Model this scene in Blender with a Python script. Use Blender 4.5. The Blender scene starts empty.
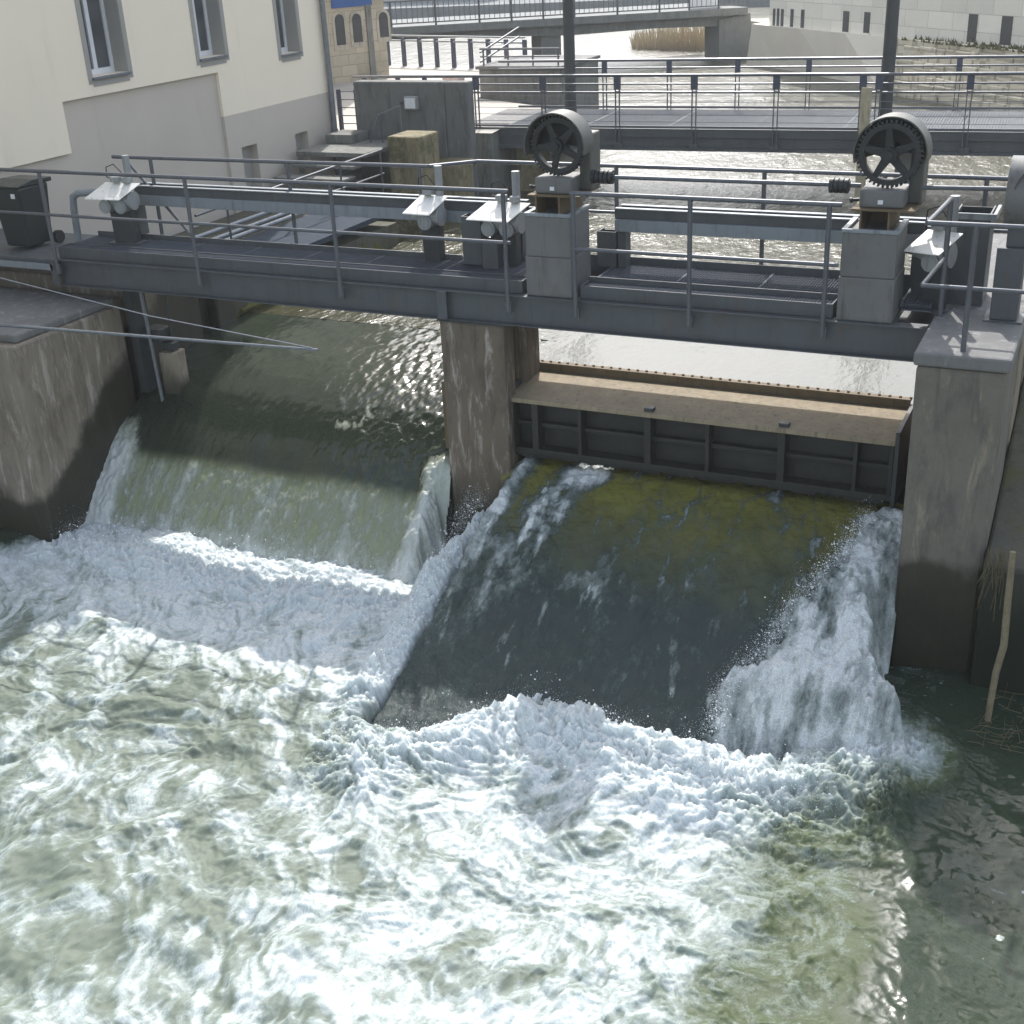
import bpy, math, random
import numpy as np
from mathutils import Vector, Matrix
random.seed(7); RS = np.random.RandomState(11)
S = bpy.context.scene; COL = S.collection
# ------------------------------------------------------------------ camera
F = 1269.0
def _d(x, y):
    v = np.array([x-512.0, 512.0-y, -F]); return v/np.linalg.norm(v)
_up = -_d(650, 3250); _v1 = -_d(-2350, 67); _v1 = _v1-_up*np.dot(_v1, _up); _v1 /= np.linalg.norm(_v1)
RM = np.array([_v1, np.cross(_up, _v1), _up])
def ray(x, y): return RM @ _d(x, y)
def onY(x, y, Y): r = ray(x, y); return Vector(r*(Y/r[1]))
def onX(x, y, X): r = ray(x, y); return Vector(r*(X/r[0]))
def onZ(x, y, Z): r = ray(x, y); return Vector(r*(Z/r[2]))
def onP(x, y, p, n):                       # plane through p with normal n
    r = ray(x, y); return Vector(r*(float(Vector(p).dot(Vector(n)))/float(Vector(r).dot(Vector(n)))))
cd = bpy.data.cameras.new('camera'); cam = bpy.data.objects.new('camera', cd); COL.objects.link(cam)
m = Matrix.Identity(4)
for i in range(3):
    for j in range(3): m[i][j] = RM[i][j]
cam.matrix_world = m; cd.sensor_width = 36; cd.lens = F/1024*36; cd.clip_start = .1; cd.clip_end = 3000
S.camera = cam
# ------------------------------------------------------------------ light
SUN_EL = math.radians(46); SUN_AZ = math.radians(-21)      # azimuth from +Y towards +X
sd = Vector((math.sin(SUN_AZ)*math.cos(SUN_EL), math.cos(SUN_AZ)*math.cos(SUN_EL), math.sin(SUN_EL)))
W = bpy.data.worlds.new('World'); S.world = W; W.use_nodes = True
nt = W.node_tree; nt.nodes.clear()
wo = nt.nodes.new('ShaderNodeOutputWorld'); bg = nt.nodes.new('ShaderNodeBackground'); sk = nt.nodes.new('ShaderNodeTexSky')
sk.sky_type = 'NISHITA'; sk.sun_disc = False; sk.sun_elevation = SUN_EL; sk.sun_rotation = SUN_AZ
sk.dust_density = 2.5; sk.air_density = 1.2; sk.ozone_density = 1.0
bg.inputs[1].default_value = .15
hs = nt.nodes.new('ShaderNodeHueSaturation'); hs.inputs['Saturation'].default_value = .6
nt.links.new(sk.outputs[0], hs.inputs['Color']); nt.links.new(hs.outputs[0], bg.inputs[0]); nt.links.new(bg.outputs[0], wo.inputs[0])
ld = bpy.data.lights.new('sun', 'SUN'); ld.energy = 2.4; ld.angle = math.radians(.5); ld.color = (1, .975, .94)
lo = bpy.data.objects.new('sun', ld); COL.objects.link(lo); lo.location = (-10, 30, 30)
lo.rotation_euler = (-sd).to_track_quat('-Z', 'Y').to_euler()
S.view_settings.view_transform = 'Standard'; S.view_settings.look = 'None'; S.view_settings.exposure = 1.05
S.cycles.max_bounces = 6; S.cycles.caustics_reflective = False; S.cycles.caustics_refractive = False
S.cycles.use_denoising = True; S.cycles.sample_clamp_indirect = 4
# ------------------------------------------------------------------ materials
class NT:
    def __init__(s, name):
        s.m = bpy.data.materials.new(name); s.m.use_nodes = True; s.t = s.m.node_tree; s.t.nodes.clear()
        s.out = s.n('ShaderNodeOutputMaterial'); s.bs = s.n('ShaderNodeBsdfPrincipled')
        s.l(s.bs.outputs[0], s.out.inputs[0]); s.pos = s.n('ShaderNodeNewGeometry').outputs['Position']
    def n(s, t): return s.t.nodes.new(t)
    def l(s, a, b): s.t.links.new(a, b)
    def put(s, sock, v):
        if hasattr(v, 'is_linked'): s.l(v, sock)
        elif isinstance(v, (tuple, list)) and len(v) == 3 and sock.type == 'RGBA': sock.default_value = (*v, 1)
        else: sock.default_value = v
    def mapv(s, scale=(1, 1, 1), rot=(0, 0, 0), v=None):
        k = s.n('ShaderNodeMapping'); k.inputs['Scale'].default_value = scale; k.inputs['Rotation'].default_value = rot
        s.l(v or s.pos, k.inputs[0]); return k.outputs[0]
    def noise(s, scale, detail=4, v=None, rough=.55, dist=0):
        k = s.n('ShaderNodeTexNoise'); k.inputs['Scale'].default_value = scale; k.inputs['Detail'].default_value = detail
        k.inputs['Roughness'].default_value = rough; k.inputs['Distortion'].default_value = dist
        s.l(v or s.pos, k.inputs['Vector']); return k.outputs['Fac']
    def ramp(s, f, a, b, lo=0., hi=1.):
        k = s.n('ShaderNodeMapRange'); k.interpolation_type = 'SMOOTHSTEP'
        for i, x in zip((1, 2, 3, 4), (a, b, lo, hi)): k.inputs[i].default_value = x
        s.l(f, k.inputs[0]); return k.outputs[0]
    def math(s, op, a, b=0.):
        k = s.n('ShaderNodeMath'); k.operation = op; s.put(k.inputs[0], a); s.put(k.inputs[1], b); return k.outputs[0]
    def mix(s, f, a, b):
        k = s.n('ShaderNodeMix'); k.data_type = 'RGBA'; s.put(k.inputs[0], f); s.put(k.inputs[6], a); s.put(k.inputs[7], b); return k.outputs[2]
    def crgb(s, f, stops):
        k = s.n('ShaderNodeValToRGB'); e = k.color_ramp.elements
        for i, (p, c) in enumerate(stops):
            q = e[i] if i < 2 else e.new(p)
            q.position = p; q.color = (*c, 1)
        s.l(f, k.inputs[0]); return k.outputs[0]
    def xyz(s, v=None):
        k = s.n('ShaderNodeSeparateXYZ'); s.l(v or s.pos, k.inputs[0]); return k.outputs
    def bump(s, h, strength=.4, dist=.01, prev=None):
        k = s.n('ShaderNodeBump'); k.inputs['Strength'].default_value = strength; k.inputs['Distance'].default_value = dist
        s.l(h, k.inputs['Height'])
        if prev is not None: s.l(prev, k.inputs['Normal'])
        return k.outputs[0]
    def attr(s, name):
        k = s.n('ShaderNodeAttribute'); k.attribute_name = name; return k.outputs['Fac']
    def fin(s, col, rough=.6, metal=0., nrm=None, spec=None):
        s.put(s.bs.inputs['Base Color'], col); s.put(s.bs.inputs['Roughness'], rough); s.put(s.bs.inputs['Metallic'], metal)
        if nrm is not None: s.l(nrm, s.bs.inputs['Normal'])
        if spec is not None: s.bs.inputs['Specular IOR Level'].default_value = spec
        return s.m
def sc(c, k): return tuple(x*k for x in c)
def plain(name, c, rough=.5, metal=0., var=.35, vs=4., bmp=.15, bs=40., grime=(.03, .03, .025), ga=.5, rust=0.):
    """paint or metal with uneven tone, grime and small dents"""
    t = NT(name); a = t.noise(vs, 5); b = t.noise(vs*.8, 6, t.mapv((5, 5, .6)), .65)
    col = t.mix(a, sc(c, 1-var), sc(c, 1+var)); col = t.mix(t.math('MULTIPLY', t.ramp(b, .5, .78), ga), col, grime)
    if rust:
        rn = t.math('MULTIPLY', t.ramp(t.noise(2.3, 8, t.mapv((2, 2, .9)), .75), .56, .66), rust); col = t.mix(rn, col, t.mix(t.noise(14, 4), (.06, .03, .014), (.15, .085, .04)))
    r = t.math('ADD', t.math('MULTIPLY', t.noise(vs*3, 4), .3), rough-.15)
    return t.fin(col, r, metal, t.bump(t.noise(bs, 4), bmp, .01))
def concrete(name, c, streak=(.5, .48, .44), sa=.6, dark=(.05, .045, .035), da=.7, wet=None, moss=0., vs=1.3):
    t = NT(name); big = t.noise(vs, 7, None, .6); fine = t.noise(28, 6, None, .7)
    col = t.mix(big, sc(c, .6), sc(c, 1.35)); col = t.mix(t.math('MULTIPLY', fine, .45), col, sc(c, .6))
    s1 = t.noise(2.9, 8, t.mapv((2.2, 2.2, .42)), .7, .6); s2 = t.noise(2.4, 8, t.mapv((2.2, 2.2, .5), (0, 0, 1.)), .68, .4)
    col = t.mix(t.math('MULTIPLY', t.ramp(s1, .52, .66), sa), col, streak)
    col = t.mix(t.math('MULTIPLY', t.ramp(s2, .46, .7), da), col, dark)
    hs = t.noise(60, 3); col = t.mix(t.math('MULTIPLY', t.ramp(hs, .62, .7), .35), col, sc(c, .35))
    r = .85
    if moss:
        col = t.mix(t.math('MULTIPLY', t.ramp(t.noise(2.2, 6, None, .7), .52, .62), moss), col, (.07, .075, .02))
    if wet:
        z0, ky, y0, soft, wc = wet
        q = t.xyz(); zz = t.math('SUBTRACT', q[2], t.math('MULTIPLY', t.math('SUBTRACT', q[1], y0), ky))
        zz = t.math('ADD', zz, t.math('MULTIPLY', t.math('SUBTRACT', t.noise(1.7, 5), .5), .9))
        w = t.ramp(zz, z0-soft, z0+soft, 1, 0); wc2 = t.mix(t.noise(2.3, 5), sc(wc, .45), sc(wc, 1.6))
        col = t.mix(t.math('MULTIPLY', w, .93), col, wc2); r = t.math('SUBTRACT', .85, t.math('MULTIPLY', w, .5))
    h = t.math('ADD', fine, t.math('MULTIPLY', big, 1.5))
    return t.fin(col, r, 0, t.bump(h, .45, .012))
M = {}
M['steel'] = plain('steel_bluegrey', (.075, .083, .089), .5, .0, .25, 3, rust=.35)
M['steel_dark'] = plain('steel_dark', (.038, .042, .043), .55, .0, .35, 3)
M['galv'] = plain('galvanized', (.20, .215, .235), .42, .55, .22, 6, .1)
M['rail'] = plain('rail_paint', (.115, .122, .135), .4, .25, .2, 5, .08)
M['beam'] = plain('beam_paint', (.24, .265, .285), .45, .1, .18, 3, .06, rust=.25)
M['plate'] = plain('hoist_casing', (.145, .145, .14), .65, .0, .28, 2.5, .25, 50, (.06, .055, .045), .75, rust=.25)
M['iron'] = plain('cast_iron', (.024, .026, .027), .5, .2, .4, 8, .3)
M['guard'] = plain('guard_paint', (.085, .085, .074), .55, .0, .3, 4, rust=.45)
M['rusty'] = plain('rusty_steel', (.14, .10, .052), .75, .0, .45, 6, .4, 30, (.07, .035, .015), .7)
M['cover'] = plain('sunshade_white', (.78, .76, .70), .5, .1, .12, 4, .05)
M['housing'] = plain('actuator_grey', (.30, .31, .31), .45, .1, .2, 5, .1)
M['plastic'] = plain('bin_plastic', (.018, .024, .024), .4, 0, .3, 5, .1)
M['black'] = plain('black_rubber', (.012, .012, .012), .5, 0, .3, 5, .1)
M['white'] = plain('white_frame', (.75, .76, .78), .35, 0, .05, 5, .03, ga=.1)
M['wood'] = plain('pale_timber', (.42, .36, .24), .8, 0, .3, 6, .3)
M['branch'] = plain('bleached_branch', (.22, .18, .11), .85, 0, .45, 14, .6)
M['twig'] = plain('twig', (.12, .10, .05), .85, 0, .4, 9, .3)
M['navy'] = plain('navy_paint', (.045, .055, .09), .45, 0, .2, 4, .05)
M['pink'] = plain('pale_pink', (.55, .42, .38), .6, 0, .1, 3)
M['blue'] = plain('sign_blue', (.03, .09, .27), .5, 0, .25, 18, .05, ga=.1)
M['gatetop'] = plain('gate_top', (.29, .235, .155), .8, 0, .35, 5, .4, 25, (.07, .055, .035), .8)
M['gate'] = plain('gate_face', (.022, .022, .018), .6, 0, .45, 4, .35, 25, (.025, .022, .015), .7)
M['pier_mid'] = concrete('pier_concrete', (.16, .125, .09), (.42, .38, .33), .75, (.045, .035, .025), .6, (-6.95, 0, 0, .35, (.02, .022, .01)))
M['pier'] = concrete('pier_grey_concrete', (.19, .17, .14), (.34, .29, .21), .55, (.085, .08, .072), .75, (-6.55, 0, 0, .12, (.028, .027, .015)), .15)
M['pier_side'] = concrete('pier_side_concrete', (.30, .255, .19), (.4, .35, .27), .5, (.06, .05, .04), .6, (-6.2, 0, 0, .3, (.022, .024, .012)))
M['abut'] = concrete('abutment_concrete', (.26, .22, .17), (.52, .475, .40), .55, (.11, .085, .06), .75, (-6.95, .75, 12.6, .16, (.022, .02, .011)))
M['block'] = concrete('block_concrete', (.17, .17, .16), (.24, .24, .23), .35, (.07, .07, .065), .75, (-5.1, 0, 0, .4, (.05, .045, .02)))
M['stump'] = concrete('stump_concrete', (.26, .215, .12), (.4, .34, .22), .5, (.05, .045, .03), .7, None, .7)
M['slab'] = concrete('slab_concrete', (.19, .187, .18), (.4, .4, .38), .4, (.12, .12, .11), .5)
M['paving'] = concrete('plaza_paving', (.46, .43, .38), (.5, .48, .45), .3, (.3, .28, .25), .3)
M['quay'] = concrete('quay_concrete', (.21, .21, .19), (.32, .31, .28), .5, (.08, .08, .06), .7)
M['ledge'] = concrete('mossy_ledge', (.09, .085, .06), (.15, .14, .1), .3, (.03, .03, .02), .7, (-6.3, 0, 0, .6, (.012, .016, .01)), .8)
M['bankconc'] = concrete('bank_concrete', (.52, .47, .38), (.5, .46, .4), .5, (.18, .16, .12), .6, None, .3)
M['far_conc'] = concrete('far_bridge_concrete', (.20, .21, .205), (.27, .27, .265), .4, (.12, .12, .115), .5)
def render_wall(name, c, cr=.06):
    t = NT(name); a = t.noise(.6, 6, None, .6); b = t.noise(9, 6, None, .7)
    col = t.mix(a, sc(c, 1-cr), sc(c, 1+cr)); s = t.noise(1.1, 6, t.mapv((1.6, 1.6, .25)), .65)
    col = t.mix(t.math('MULTIPLY', t.ramp(s, .55, .8), .3), col, sc(c, .72))
    return t.fin(col, .9, 0, t.bump(t.math('ADD', b, t.noise(70, 3)), .25, .006))
M['plaster'] = render_wall('cream_render', (.92, .81, .645), .05)
M['plinth'] = render_wall('grey_render', (.56, .50, .425), .1)
M['reveal'] = render_wall('window_surround', (.36, .34, .31))
M['bankwall'] = render_wall('river_wall_concrete', (.64, .58, .48), .16)
def ashlar(name, c, bw, bh, mort, dirt=.4, wcol=None):
    t = NT(name); k = t.n('ShaderNodeTexBrick'); uv = t.n('ShaderNodeUVMap'); t.l(uv.outputs[0], k.inputs['Vector'])
    k.inputs['Scale'].default_value = 1; k.inputs['Brick Width'].default_value = bw; k.inputs['Row Height'].default_value = bh
    k.inputs['Mortar Size'].default_value = mort; k.inputs['Color1'].default_value = (*sc(c, .88), 1); k.inputs['Color2'].default_value = (*sc(c, 1.1), 1)
    k.inputs['Mortar'].default_value = (*sc(c, .62), 1); k.inputs['Mortar Smooth'].default_value = .3
    col = t.mix(t.math('MULTIPLY', t.ramp(t.noise(.7, 7, None, .65), .45, .7), dirt), k.outputs['Color'], wcol or sc(c, .5))
    col = t.mix(t.math('MULTIPLY', t.noise(12, 5), .35), col, sc(c, .8))
    return t.fin(col, .9, 0, t.bump(t.math('ADD', t.math('MULTIPLY', k.outputs['Fac'], -2), t.noise(16, 5)), .4, .01))
M['museum'] = ashlar('museum_ashlar', (.88, .83, .72), 1.3, .55, .012, .2)
M['mill'] = ashlar('mill_ashlar', (.50, .435, .33), .6, .32, .012, .55, (.24, .2, .13))
M['stones'] = ashlar('bank_stones', (.80, .71, .54), .55, .3, .05, .4, (.14, .13, .08))
t = NT('window_glass'); M['glass'] = t.fin(t.mix(t.ramp(t.noise(.9, 2), .3, .7), (.05, .055, .06), (.13, .135, .14)), .06, 0, None, .5)
t = NT('dark_opening'); M['dark'] = t.fin(t.mix(t.noise(4, 3), (.035, .035, .037), (.075, .075, .075)), .25)
M['facade'] = render_wall('far_facade', (.42, .40, .37)); M['farroof'] = plain('far_roof', (.09, .10, .14), .7)
M['farbase'] = concrete('far_bank', (.20, .215, .21), (.3, .3, .3), .3, (.1, .11, .11), .5)
t = NT('reed'); M['reed'] = t.fin(t.mix(t.noise(9, 3), (.40, .33, .22), (.58, .50, .36)), .9)
t = NT('moss'); M['moss'] = t.fin(t.mix(t.noise(6, 4), (.05, .055, .012), (.16, .14, .03)), .95, 0, t.bump(t.noise(25, 4), .8, .03))
t = NT('chain_grating'); M['fbdeck'] = plain('footbridge_grating', (.19, .20, .205), .9, .0, .2, 3, .05); M['fbdeck'].node_tree.nodes['Principled BSDF'].inputs['Specular IOR Level'].default_value = .15
M['gang'] = plain('gangway_plate', (.05, .062, .08), .9, .0, .3, 4, .1); M['gang'].node_tree.nodes['Principled BSDF'].inputs['Specular IOR Level'].default_value = .1
M['grate'] = plain('grating', (.105, .118, .14), .85, .0, .25, 6, .1)
t = NT('river_bed'); M['ground'] = t.fin(t.mix(t.noise(.3, 5), (.05, .05, .035), (.09, .085, .06)), .95)
# ---- water
t = NT('river_water')
q = t.xyz()
w1 = t.noise(1.3, 3, t.mapv((1, .55, 1), (0, 0, .35))); w2 = t.noise(5.0, 4, t.mapv((1, .5, 1), (0, 0, .2)), .6); w3 = t.noise(16, 3, t.mapv((1, .6, 1)))
rip = t.ramp(q[1], 16.5, 26, .13, .9)
rip = t.math('MAXIMUM', rip, t.math('MULTIPLY', t.ramp(q[0], -8.2, -6.8, 1, 0), .5))
hh = t.math('ADD', t.math('ADD', t.math('MULTIPLY', w1, 1.4), t.math('MULTIPLY', w2, .55)), t.math('MULTIPLY', w3, .12))
hh = t.math('MULTIPLY', hh, rip)
M['river'] = t.fin(t.mix(t.noise(.5, 4), (.04, .04, .022), (.07, .066, .036)), t.ramp(q[1], 15, 30, .14, .29), 0, t.bump(hh, 1., .13), .8)
t.bs.inputs['IOR'].default_value = 1.45
def water_mix(name, base, rough0, foamcols, fb=.6, flow=None, fs=(11., 46.), gloss=.5, calm=False, flat=None, sss=0):
    t = NT(name); f = t.attr('foam')
    v = flow(t) if flow else None
    if calm:
        kx = t.n('ShaderNodeCombineXYZ'); qq = t.xyz(); t.l(t.attr('psi'), kx.inputs[0]); t.l(t.math('MULTIPLY', t.math('ADD', qq[1], t.math('MULTIPLY', qq[0], .35)), .42), kx.inputs[1]); v = kx.outputs[0]
    n1 = t.noise(fs[0], 8, v, .68, .5); n2 = t.noise(fs[1], 6, None if calm else v, .7)
    g = t.math('ADD', f, t.math('ADD', t.math('MULTIPLY', t.math('SUBTRACT', n1, .5), fb), t.math('MULTIPLY', t.math('SUBTRACT', n2, .5), fb*.6)))
    b = base(t) if callable(base) else base
    col = t.mix(t.ramp(g, .12, .42), b, foamcols[0]); col = t.mix(t.ramp(g, .36, .66), col, foamcols[1]); col = t.mix(t.ramp(g, .6, .95), col, foamcols[2])
    n3 = t.noise(fs[1]*2.1, 4, v, .7); col = t.mix(t.math('MULTIPLY', t.ramp(n3, .62, .36), t.ramp(g, .2, .7, .12, .42)), col, sc(foamcols[0], .9))
    r = t.ramp(g, .15, .6, rough0, .5)
    if calm: r = t.math('SUBTRACT', r, t.math('MULTIPLY', t.ramp(g, .2, .45, .42, 0), t.ramp(t.attr('calm'), .35, 1.)))
    h = t.math('ADD', t.math('MULTIPLY', n1, t.ramp(g, .1, .7, .25, 1.)), t.math('MULTIPLY', n2, .35))
    if flat: h = t.math('MULTIPLY', h, flat(t))
    if calm: t.put(t.bs.inputs['Specular IOR Level'], t.ramp(g, .3, .65, .16, .55)); gloss = None
    if sss:
        t.bs.inputs['Subsurface Weight'].default_value = sss; t.bs.inputs['Subsurface Radius'].default_value = (1, 1.05, 1); t.bs.inputs['Subsurface Scale'].default_value = .14
    return t.fin(col, r, 0, t.bump(h, .22 if calm else .7, .04), gloss)
M['foam'] = water_mix('foaming_water', lambda t: t.mix(t.ramp(t.attr('calm'), .3, .72), t.mix(t.ramp(t.attr('calm'), .0, .3), t.mix(t.noise(1.2, 4), (.125, .152, .115), (.175, .202, .16)), t.mix(t.noise(1.1, 4), (.046, .064, .024), (.082, .102, .042))), t.mix(t.noise(.8, 4), (.018, .032, .019), (.042, .056, .03))), .52,
                      [(.215, .255, .225), (.385, .44, .43), (.60, .65, .66)], .7, None, (11., 46.), .5, True, lambda t: t.math('SUBTRACT', 1., t.math('MULTIPLY', t.attr('calm'), .88)), .6)
M['jet'] = water_mix('water_jet', lambda t: t.mix(t.attr('olive'), t.mix(t.noise(5, 6, None, .65), (.012, .024, .023), (.034, .052, .049)), t.mix(t.noise(5, 5), (.17, .16, .03), (.27, .255, .06))), .12,  # bright olive mix is painted glow of light passing through the jet
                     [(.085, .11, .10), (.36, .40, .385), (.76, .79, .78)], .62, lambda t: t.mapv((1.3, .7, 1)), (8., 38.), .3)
M['fall'] = water_mix('waterfall', lambda t: t.mix(t.attr('olive'), (.016, .024, .013), t.mix(t.noise(9, 7, t.mapv((1.4, .5, .5)), .7), (.185, .205, .105), (.31, .34, .20))), .1,
                      [(.28, .30, .235), (.44, .475, .42), (.64, .67, .65)], .6, lambda t: t.mapv((1.5, .6, .6)), (11., 44.), .5, False, lambda t: t.ramp(t.attr('olive'), 0, 1, .14, 1))
t = NT('spray'); M['spray'] = t.fin((.9, .92, .92), .35, 0, None, .5)
# ------------------------------------------------------------------ mesh helpers
class MB:
    def __init__(s): s.v = []; s.f = []; s.uv = None
    def add(s, vs, fs):
        o = len(s.v); s.v += [tuple(p) for p in vs]; s.f += [tuple(i+o for i in q) for q in fs]; return s
    def box(s, x0, x1, y0, y1, z0, z1):
        return s.add([(x0, y0, z0), (x1, y0, z0), (x1, y1, z0), (x0, y1, z0), (x0, y0, z1), (x1, y0, z1), (x1, y1, z1), (x0, y1, z1)],
                     [(0, 3, 2, 1), (4, 5, 6, 7), (0, 1, 5, 4), (1, 2, 6, 5), (2, 3, 7, 6), (3, 0, 4, 7)])
    def obox(s, c, ax, ay, az):                # oriented box: centre and three half axes
        c, ax, ay, az = map(Vector, (c, ax, ay, az)); P = []
        for k in (-1, 1):
            for a, b in ((-1, -1), (1, -1), (1, 1), (-1, 1)): P.append(c+ax*a+ay*b+az*k)
        return s.add(P, [(0, 3, 2, 1), (4, 5, 6, 7), (0, 1, 5, 4), (1, 2, 6, 5), (2, 3, 7, 6), (3, 0, 4, 7)])
    def bar(s, a, b, w, h, up=(0, 0, 1)):
        a, b = Vector(a), Vector(b); d = b-a; L = d.length; d.normalize(); u = Vector(up)
        if abs(d.dot(u)) > .95: u = Vector((0, 1, 0))
        x = d.cross(u).normalized(); y = x.cross(d).normalized()
        return s.obox((a+b)/2, x*(w/2), y*(h/2), d*(L/2))
    def tube(s, pts, r, n=10, cap=True):
        pts = [Vector(p) for p in pts]; R = r if isinstance(r, (list, tuple)) else [r]*len(pts)
        o = len(s.v); prev = None
        for i, p in enumerate(pts):
            d = ((pts[min(i+1, len(pts)-1)]-p).normalized()+(p-pts[max(i-1, 0)]).normalized())
            d = d.normalized() if d.length > 1e-6 else Vector((0, 0, 1))
            if prev is None:
                u = Vector((0, 0, 1)) if abs(d.z) < .9 else Vector((1, 0, 0)); x = d.cross(u).normalized()
            else: x = (prev-d*prev.dot(d)).normalized()
            prev = x; y = d.cross(x)
            for k in range(n):
                a = 2*math.pi*k/n; s.v.append(tuple(p+x*(R[i]*math.cos(a))+y*(R[i]*math.sin(a))))
        for i in range(len(pts)-1):
            for k in range(n):
                a, b = o+i*n+k, o+i*n+(k+1) % n; s.f.append((a, b, b+n, a+n))
        if cap:
            s.f.append(tuple(o+k for k in reversed(range(n)))); e = o+(len(pts)-1)*n; s.f.append(tuple(e+k for k in range(n)))
        return s
    def prism(s, poly, vec):                   # polygon (3d points) extruded along vec
        n = len(poly); P = [Vector(p) for p in poly]; v = Vector(vec)
        return s.add(P+[p+v for p in P], [tuple(range(n-1, -1, -1)), tuple(range(n, 2*n))]+[(i, (i+1) % n, n+(i+1) % n, n+i) for i in range(n)])
    def ring(s, c, r0, r1, y0, y1, a0=0, a1=2*math.pi, n=40):   # ring or arc about a Y axis
        full = abs(a1-a0-2*math.pi) < 1e-6; o = len(s.v); k = n if full else n+1
        for i in range(k):
            a = a0+(a1-a0)*i/n
            for r, y in ((r0, y0), (r1, y0), (r1, y1), (r0, y1)): s.v.append((c[0]+r*math.cos(a), y, c[1]+r*math.sin(a)))
        for i in range(n):
            a, b = o+4*i, o+4*((i+1) % k)
            for j in range(4): s.f.append((a+j, a+(j+1) % 4, b+(j+1) % 4, b+j))
        if not full: s.f.append((o, o+1, o+2, o+3)); e = o+4*n; s.f.append((e+3, e+2, e+1, e))
        return s
    def build(s, name, mat, parent=None, bevel=0., smooth=False, uvf=None):
        me = bpy.data.meshes.new(name); ob = bpy.data.objects.new(name, me); COL.objects.link(ob)
        v = np.array(s.v, float)
        if parent is not None:
            loc = np.array(abs_loc(parent)); ob.parent = parent
        else:
            loc = np.array([(v[:, 0].min()+v[:, 0].max())/2, (v[:, 1].min()+v[:, 1].max())/2, v[:, 2].min()]); ob.location = loc
        me.from_pydata((v-loc).tolist(), [], s.f); me.materials.append(M[mat] if isinstance(mat, str) else mat)
        if uvf:
            ul = me.uv_layers.new(name='UVMap')
            for lp in me.loops: ul.data[lp.index].uv = uvf(Vector(v[lp.vertex_index]))
        import bmesh
        bm = bmesh.new(); bm.from_mesh(me); bmesh.ops.recalc_face_normals(bm, faces=bm.faces); bm.to_mesh(me); bm.free()
        if smooth:
            for p in me.polygons: p.use_smooth = True
            md = ob.modifiers.new('es', 'EDGE_SPLIT'); md.split_angle = math.radians(40)
        if bevel:
            md = ob.modifiers.new('bv', 'BEVEL'); md.width = bevel; md.segments = 2; md.limit_method = 'ANGLE'; md.angle_limit = math.radians(50)
        return ob
def abs_loc(o):
    l = Vector(o.location)
    while o.parent: o = o.parent; l += Vector(o.location)
    return tuple(l)
def tag(o, label, cat, group=None, kind=None):
    o['label'] = label; o['category'] = cat
    if group: o['group'] = group
    if kind: o['kind'] = kind
    return o
def thing(name, loc, label, cat, group=None, kind=None):
    o = bpy.data.objects.new(name, None); COL.objects.link(o); o.location = loc; o.empty_display_size = .2
    return tag(o, label, cat, group, kind)
def copy_tree(o, parent=None):
    c = o.copy(); COL.objects.link(c)
    if parent: c.parent = parent
    for ch in list(o.children): copy_tree(ch, c)
    return c
# ------------------------------------------------------------------ noise (numpy)
_perm = RS.permutation(4096)
_ga = RS.rand(4096)*2*np.pi; _gx = np.cos(_ga); _gy = np.sin(_ga)
def pn(x, y, seed=0):
    xi = np.floor(x).astype(np.int64); yi = np.floor(y).astype(np.int64); fx = x-xi; fy = y-yi
    u = fx*fx*fx*(fx*(fx*6-15)+10); w = fy*fy*fy*(fy*(fy*6-15)+10)
    def g(a, b, dx, dy):
        h = _perm[(_perm[(a+seed*131) & 4095]+b) & 4095]; return _gx[h]*dx+_gy[h]*dy
    a = g(xi, yi, fx, fy); b = g(xi+1, yi, fx-1, fy); c = g(xi, yi+1, fx, fy-1); d = g(xi+1, yi+1, fx-1, fy-1)
    return (a+(b-a)*u+((c+(d-c)*u)-(a+(b-a)*u))*w)*1.5
def fbm(x, y, s, octv=4, gain=.5, lac=2.03, seed=0):
    r = 0; a = 1; t_ = 0
    for i in range(octv):
        r = r+a*pn(x*s, y*s, seed+i); t_ += a; a *= gain; s *= lac
    return r/t_
def ridge(x, y, s, octv=3, gain=.5, seed=0):
    r = 0; a = 1; t_ = 0
    for i in range(octv):
        r = r+a*(1-np.abs(pn(x*s, y*s, seed+i))*1.9); t_ += a; a *= gain; s *= 2.1
    return r/t_
def sst(x, a, b):
    q = np.clip((x-a)/(b-a), 0, 1); return q*q*(3-2*q)
def grid(name, X, Y, Z, mat, attrs, label, cat='water', kind='structure', keep=None):
    ny, nx = X.shape; co = np.stack([X, Y, Z], -1).reshape(-1, 3).astype(np.float32)
    loc = np.array([co[:, 0].mean(), co[:, 1].mean(), co[:, 2].min()]); co = co-loc.astype(np.float32)
    i = np.arange(ny*nx).reshape(ny, nx); fc = np.stack([i[:-1, :-1], i[:-1, 1:], i[1:, 1:], i[1:, :-1]], -1).reshape(-1, 4)
    if keep is not None: fc = fc[keep.ravel()[fc].all(1)]
    me = bpy.data.meshes.new(name); me.vertices.add(len(co)); me.vertices.foreach_set('co', co.ravel())
    me.loops.add(fc.size); me.loops.foreach_set('vertex_index', fc.ravel().astype(np.int32))
    me.polygons.add(len(fc)); me.polygons.foreach_set('loop_start', np.arange(0, fc.size, 4, dtype=np.int32))
    me.polygons.foreach_set('use_smooth', np.ones(len(fc), bool))
    me.update(calc_edges=True)
    for k, a in attrs.items():
        at = me.attributes.new(k, 'FLOAT', 'POINT'); at.data.foreach_set('value', np.ascontiguousarray(a, dtype=np.float32).ravel())
    me.materials.append(M[mat]); ob = bpy.data.objects.new(name, me); COL.objects.link(ob); ob.location = loc
    return tag(ob, label, cat, None, kind)
# ================================================================== WATER
ZU, ZD = -5.87, -7.88
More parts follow.
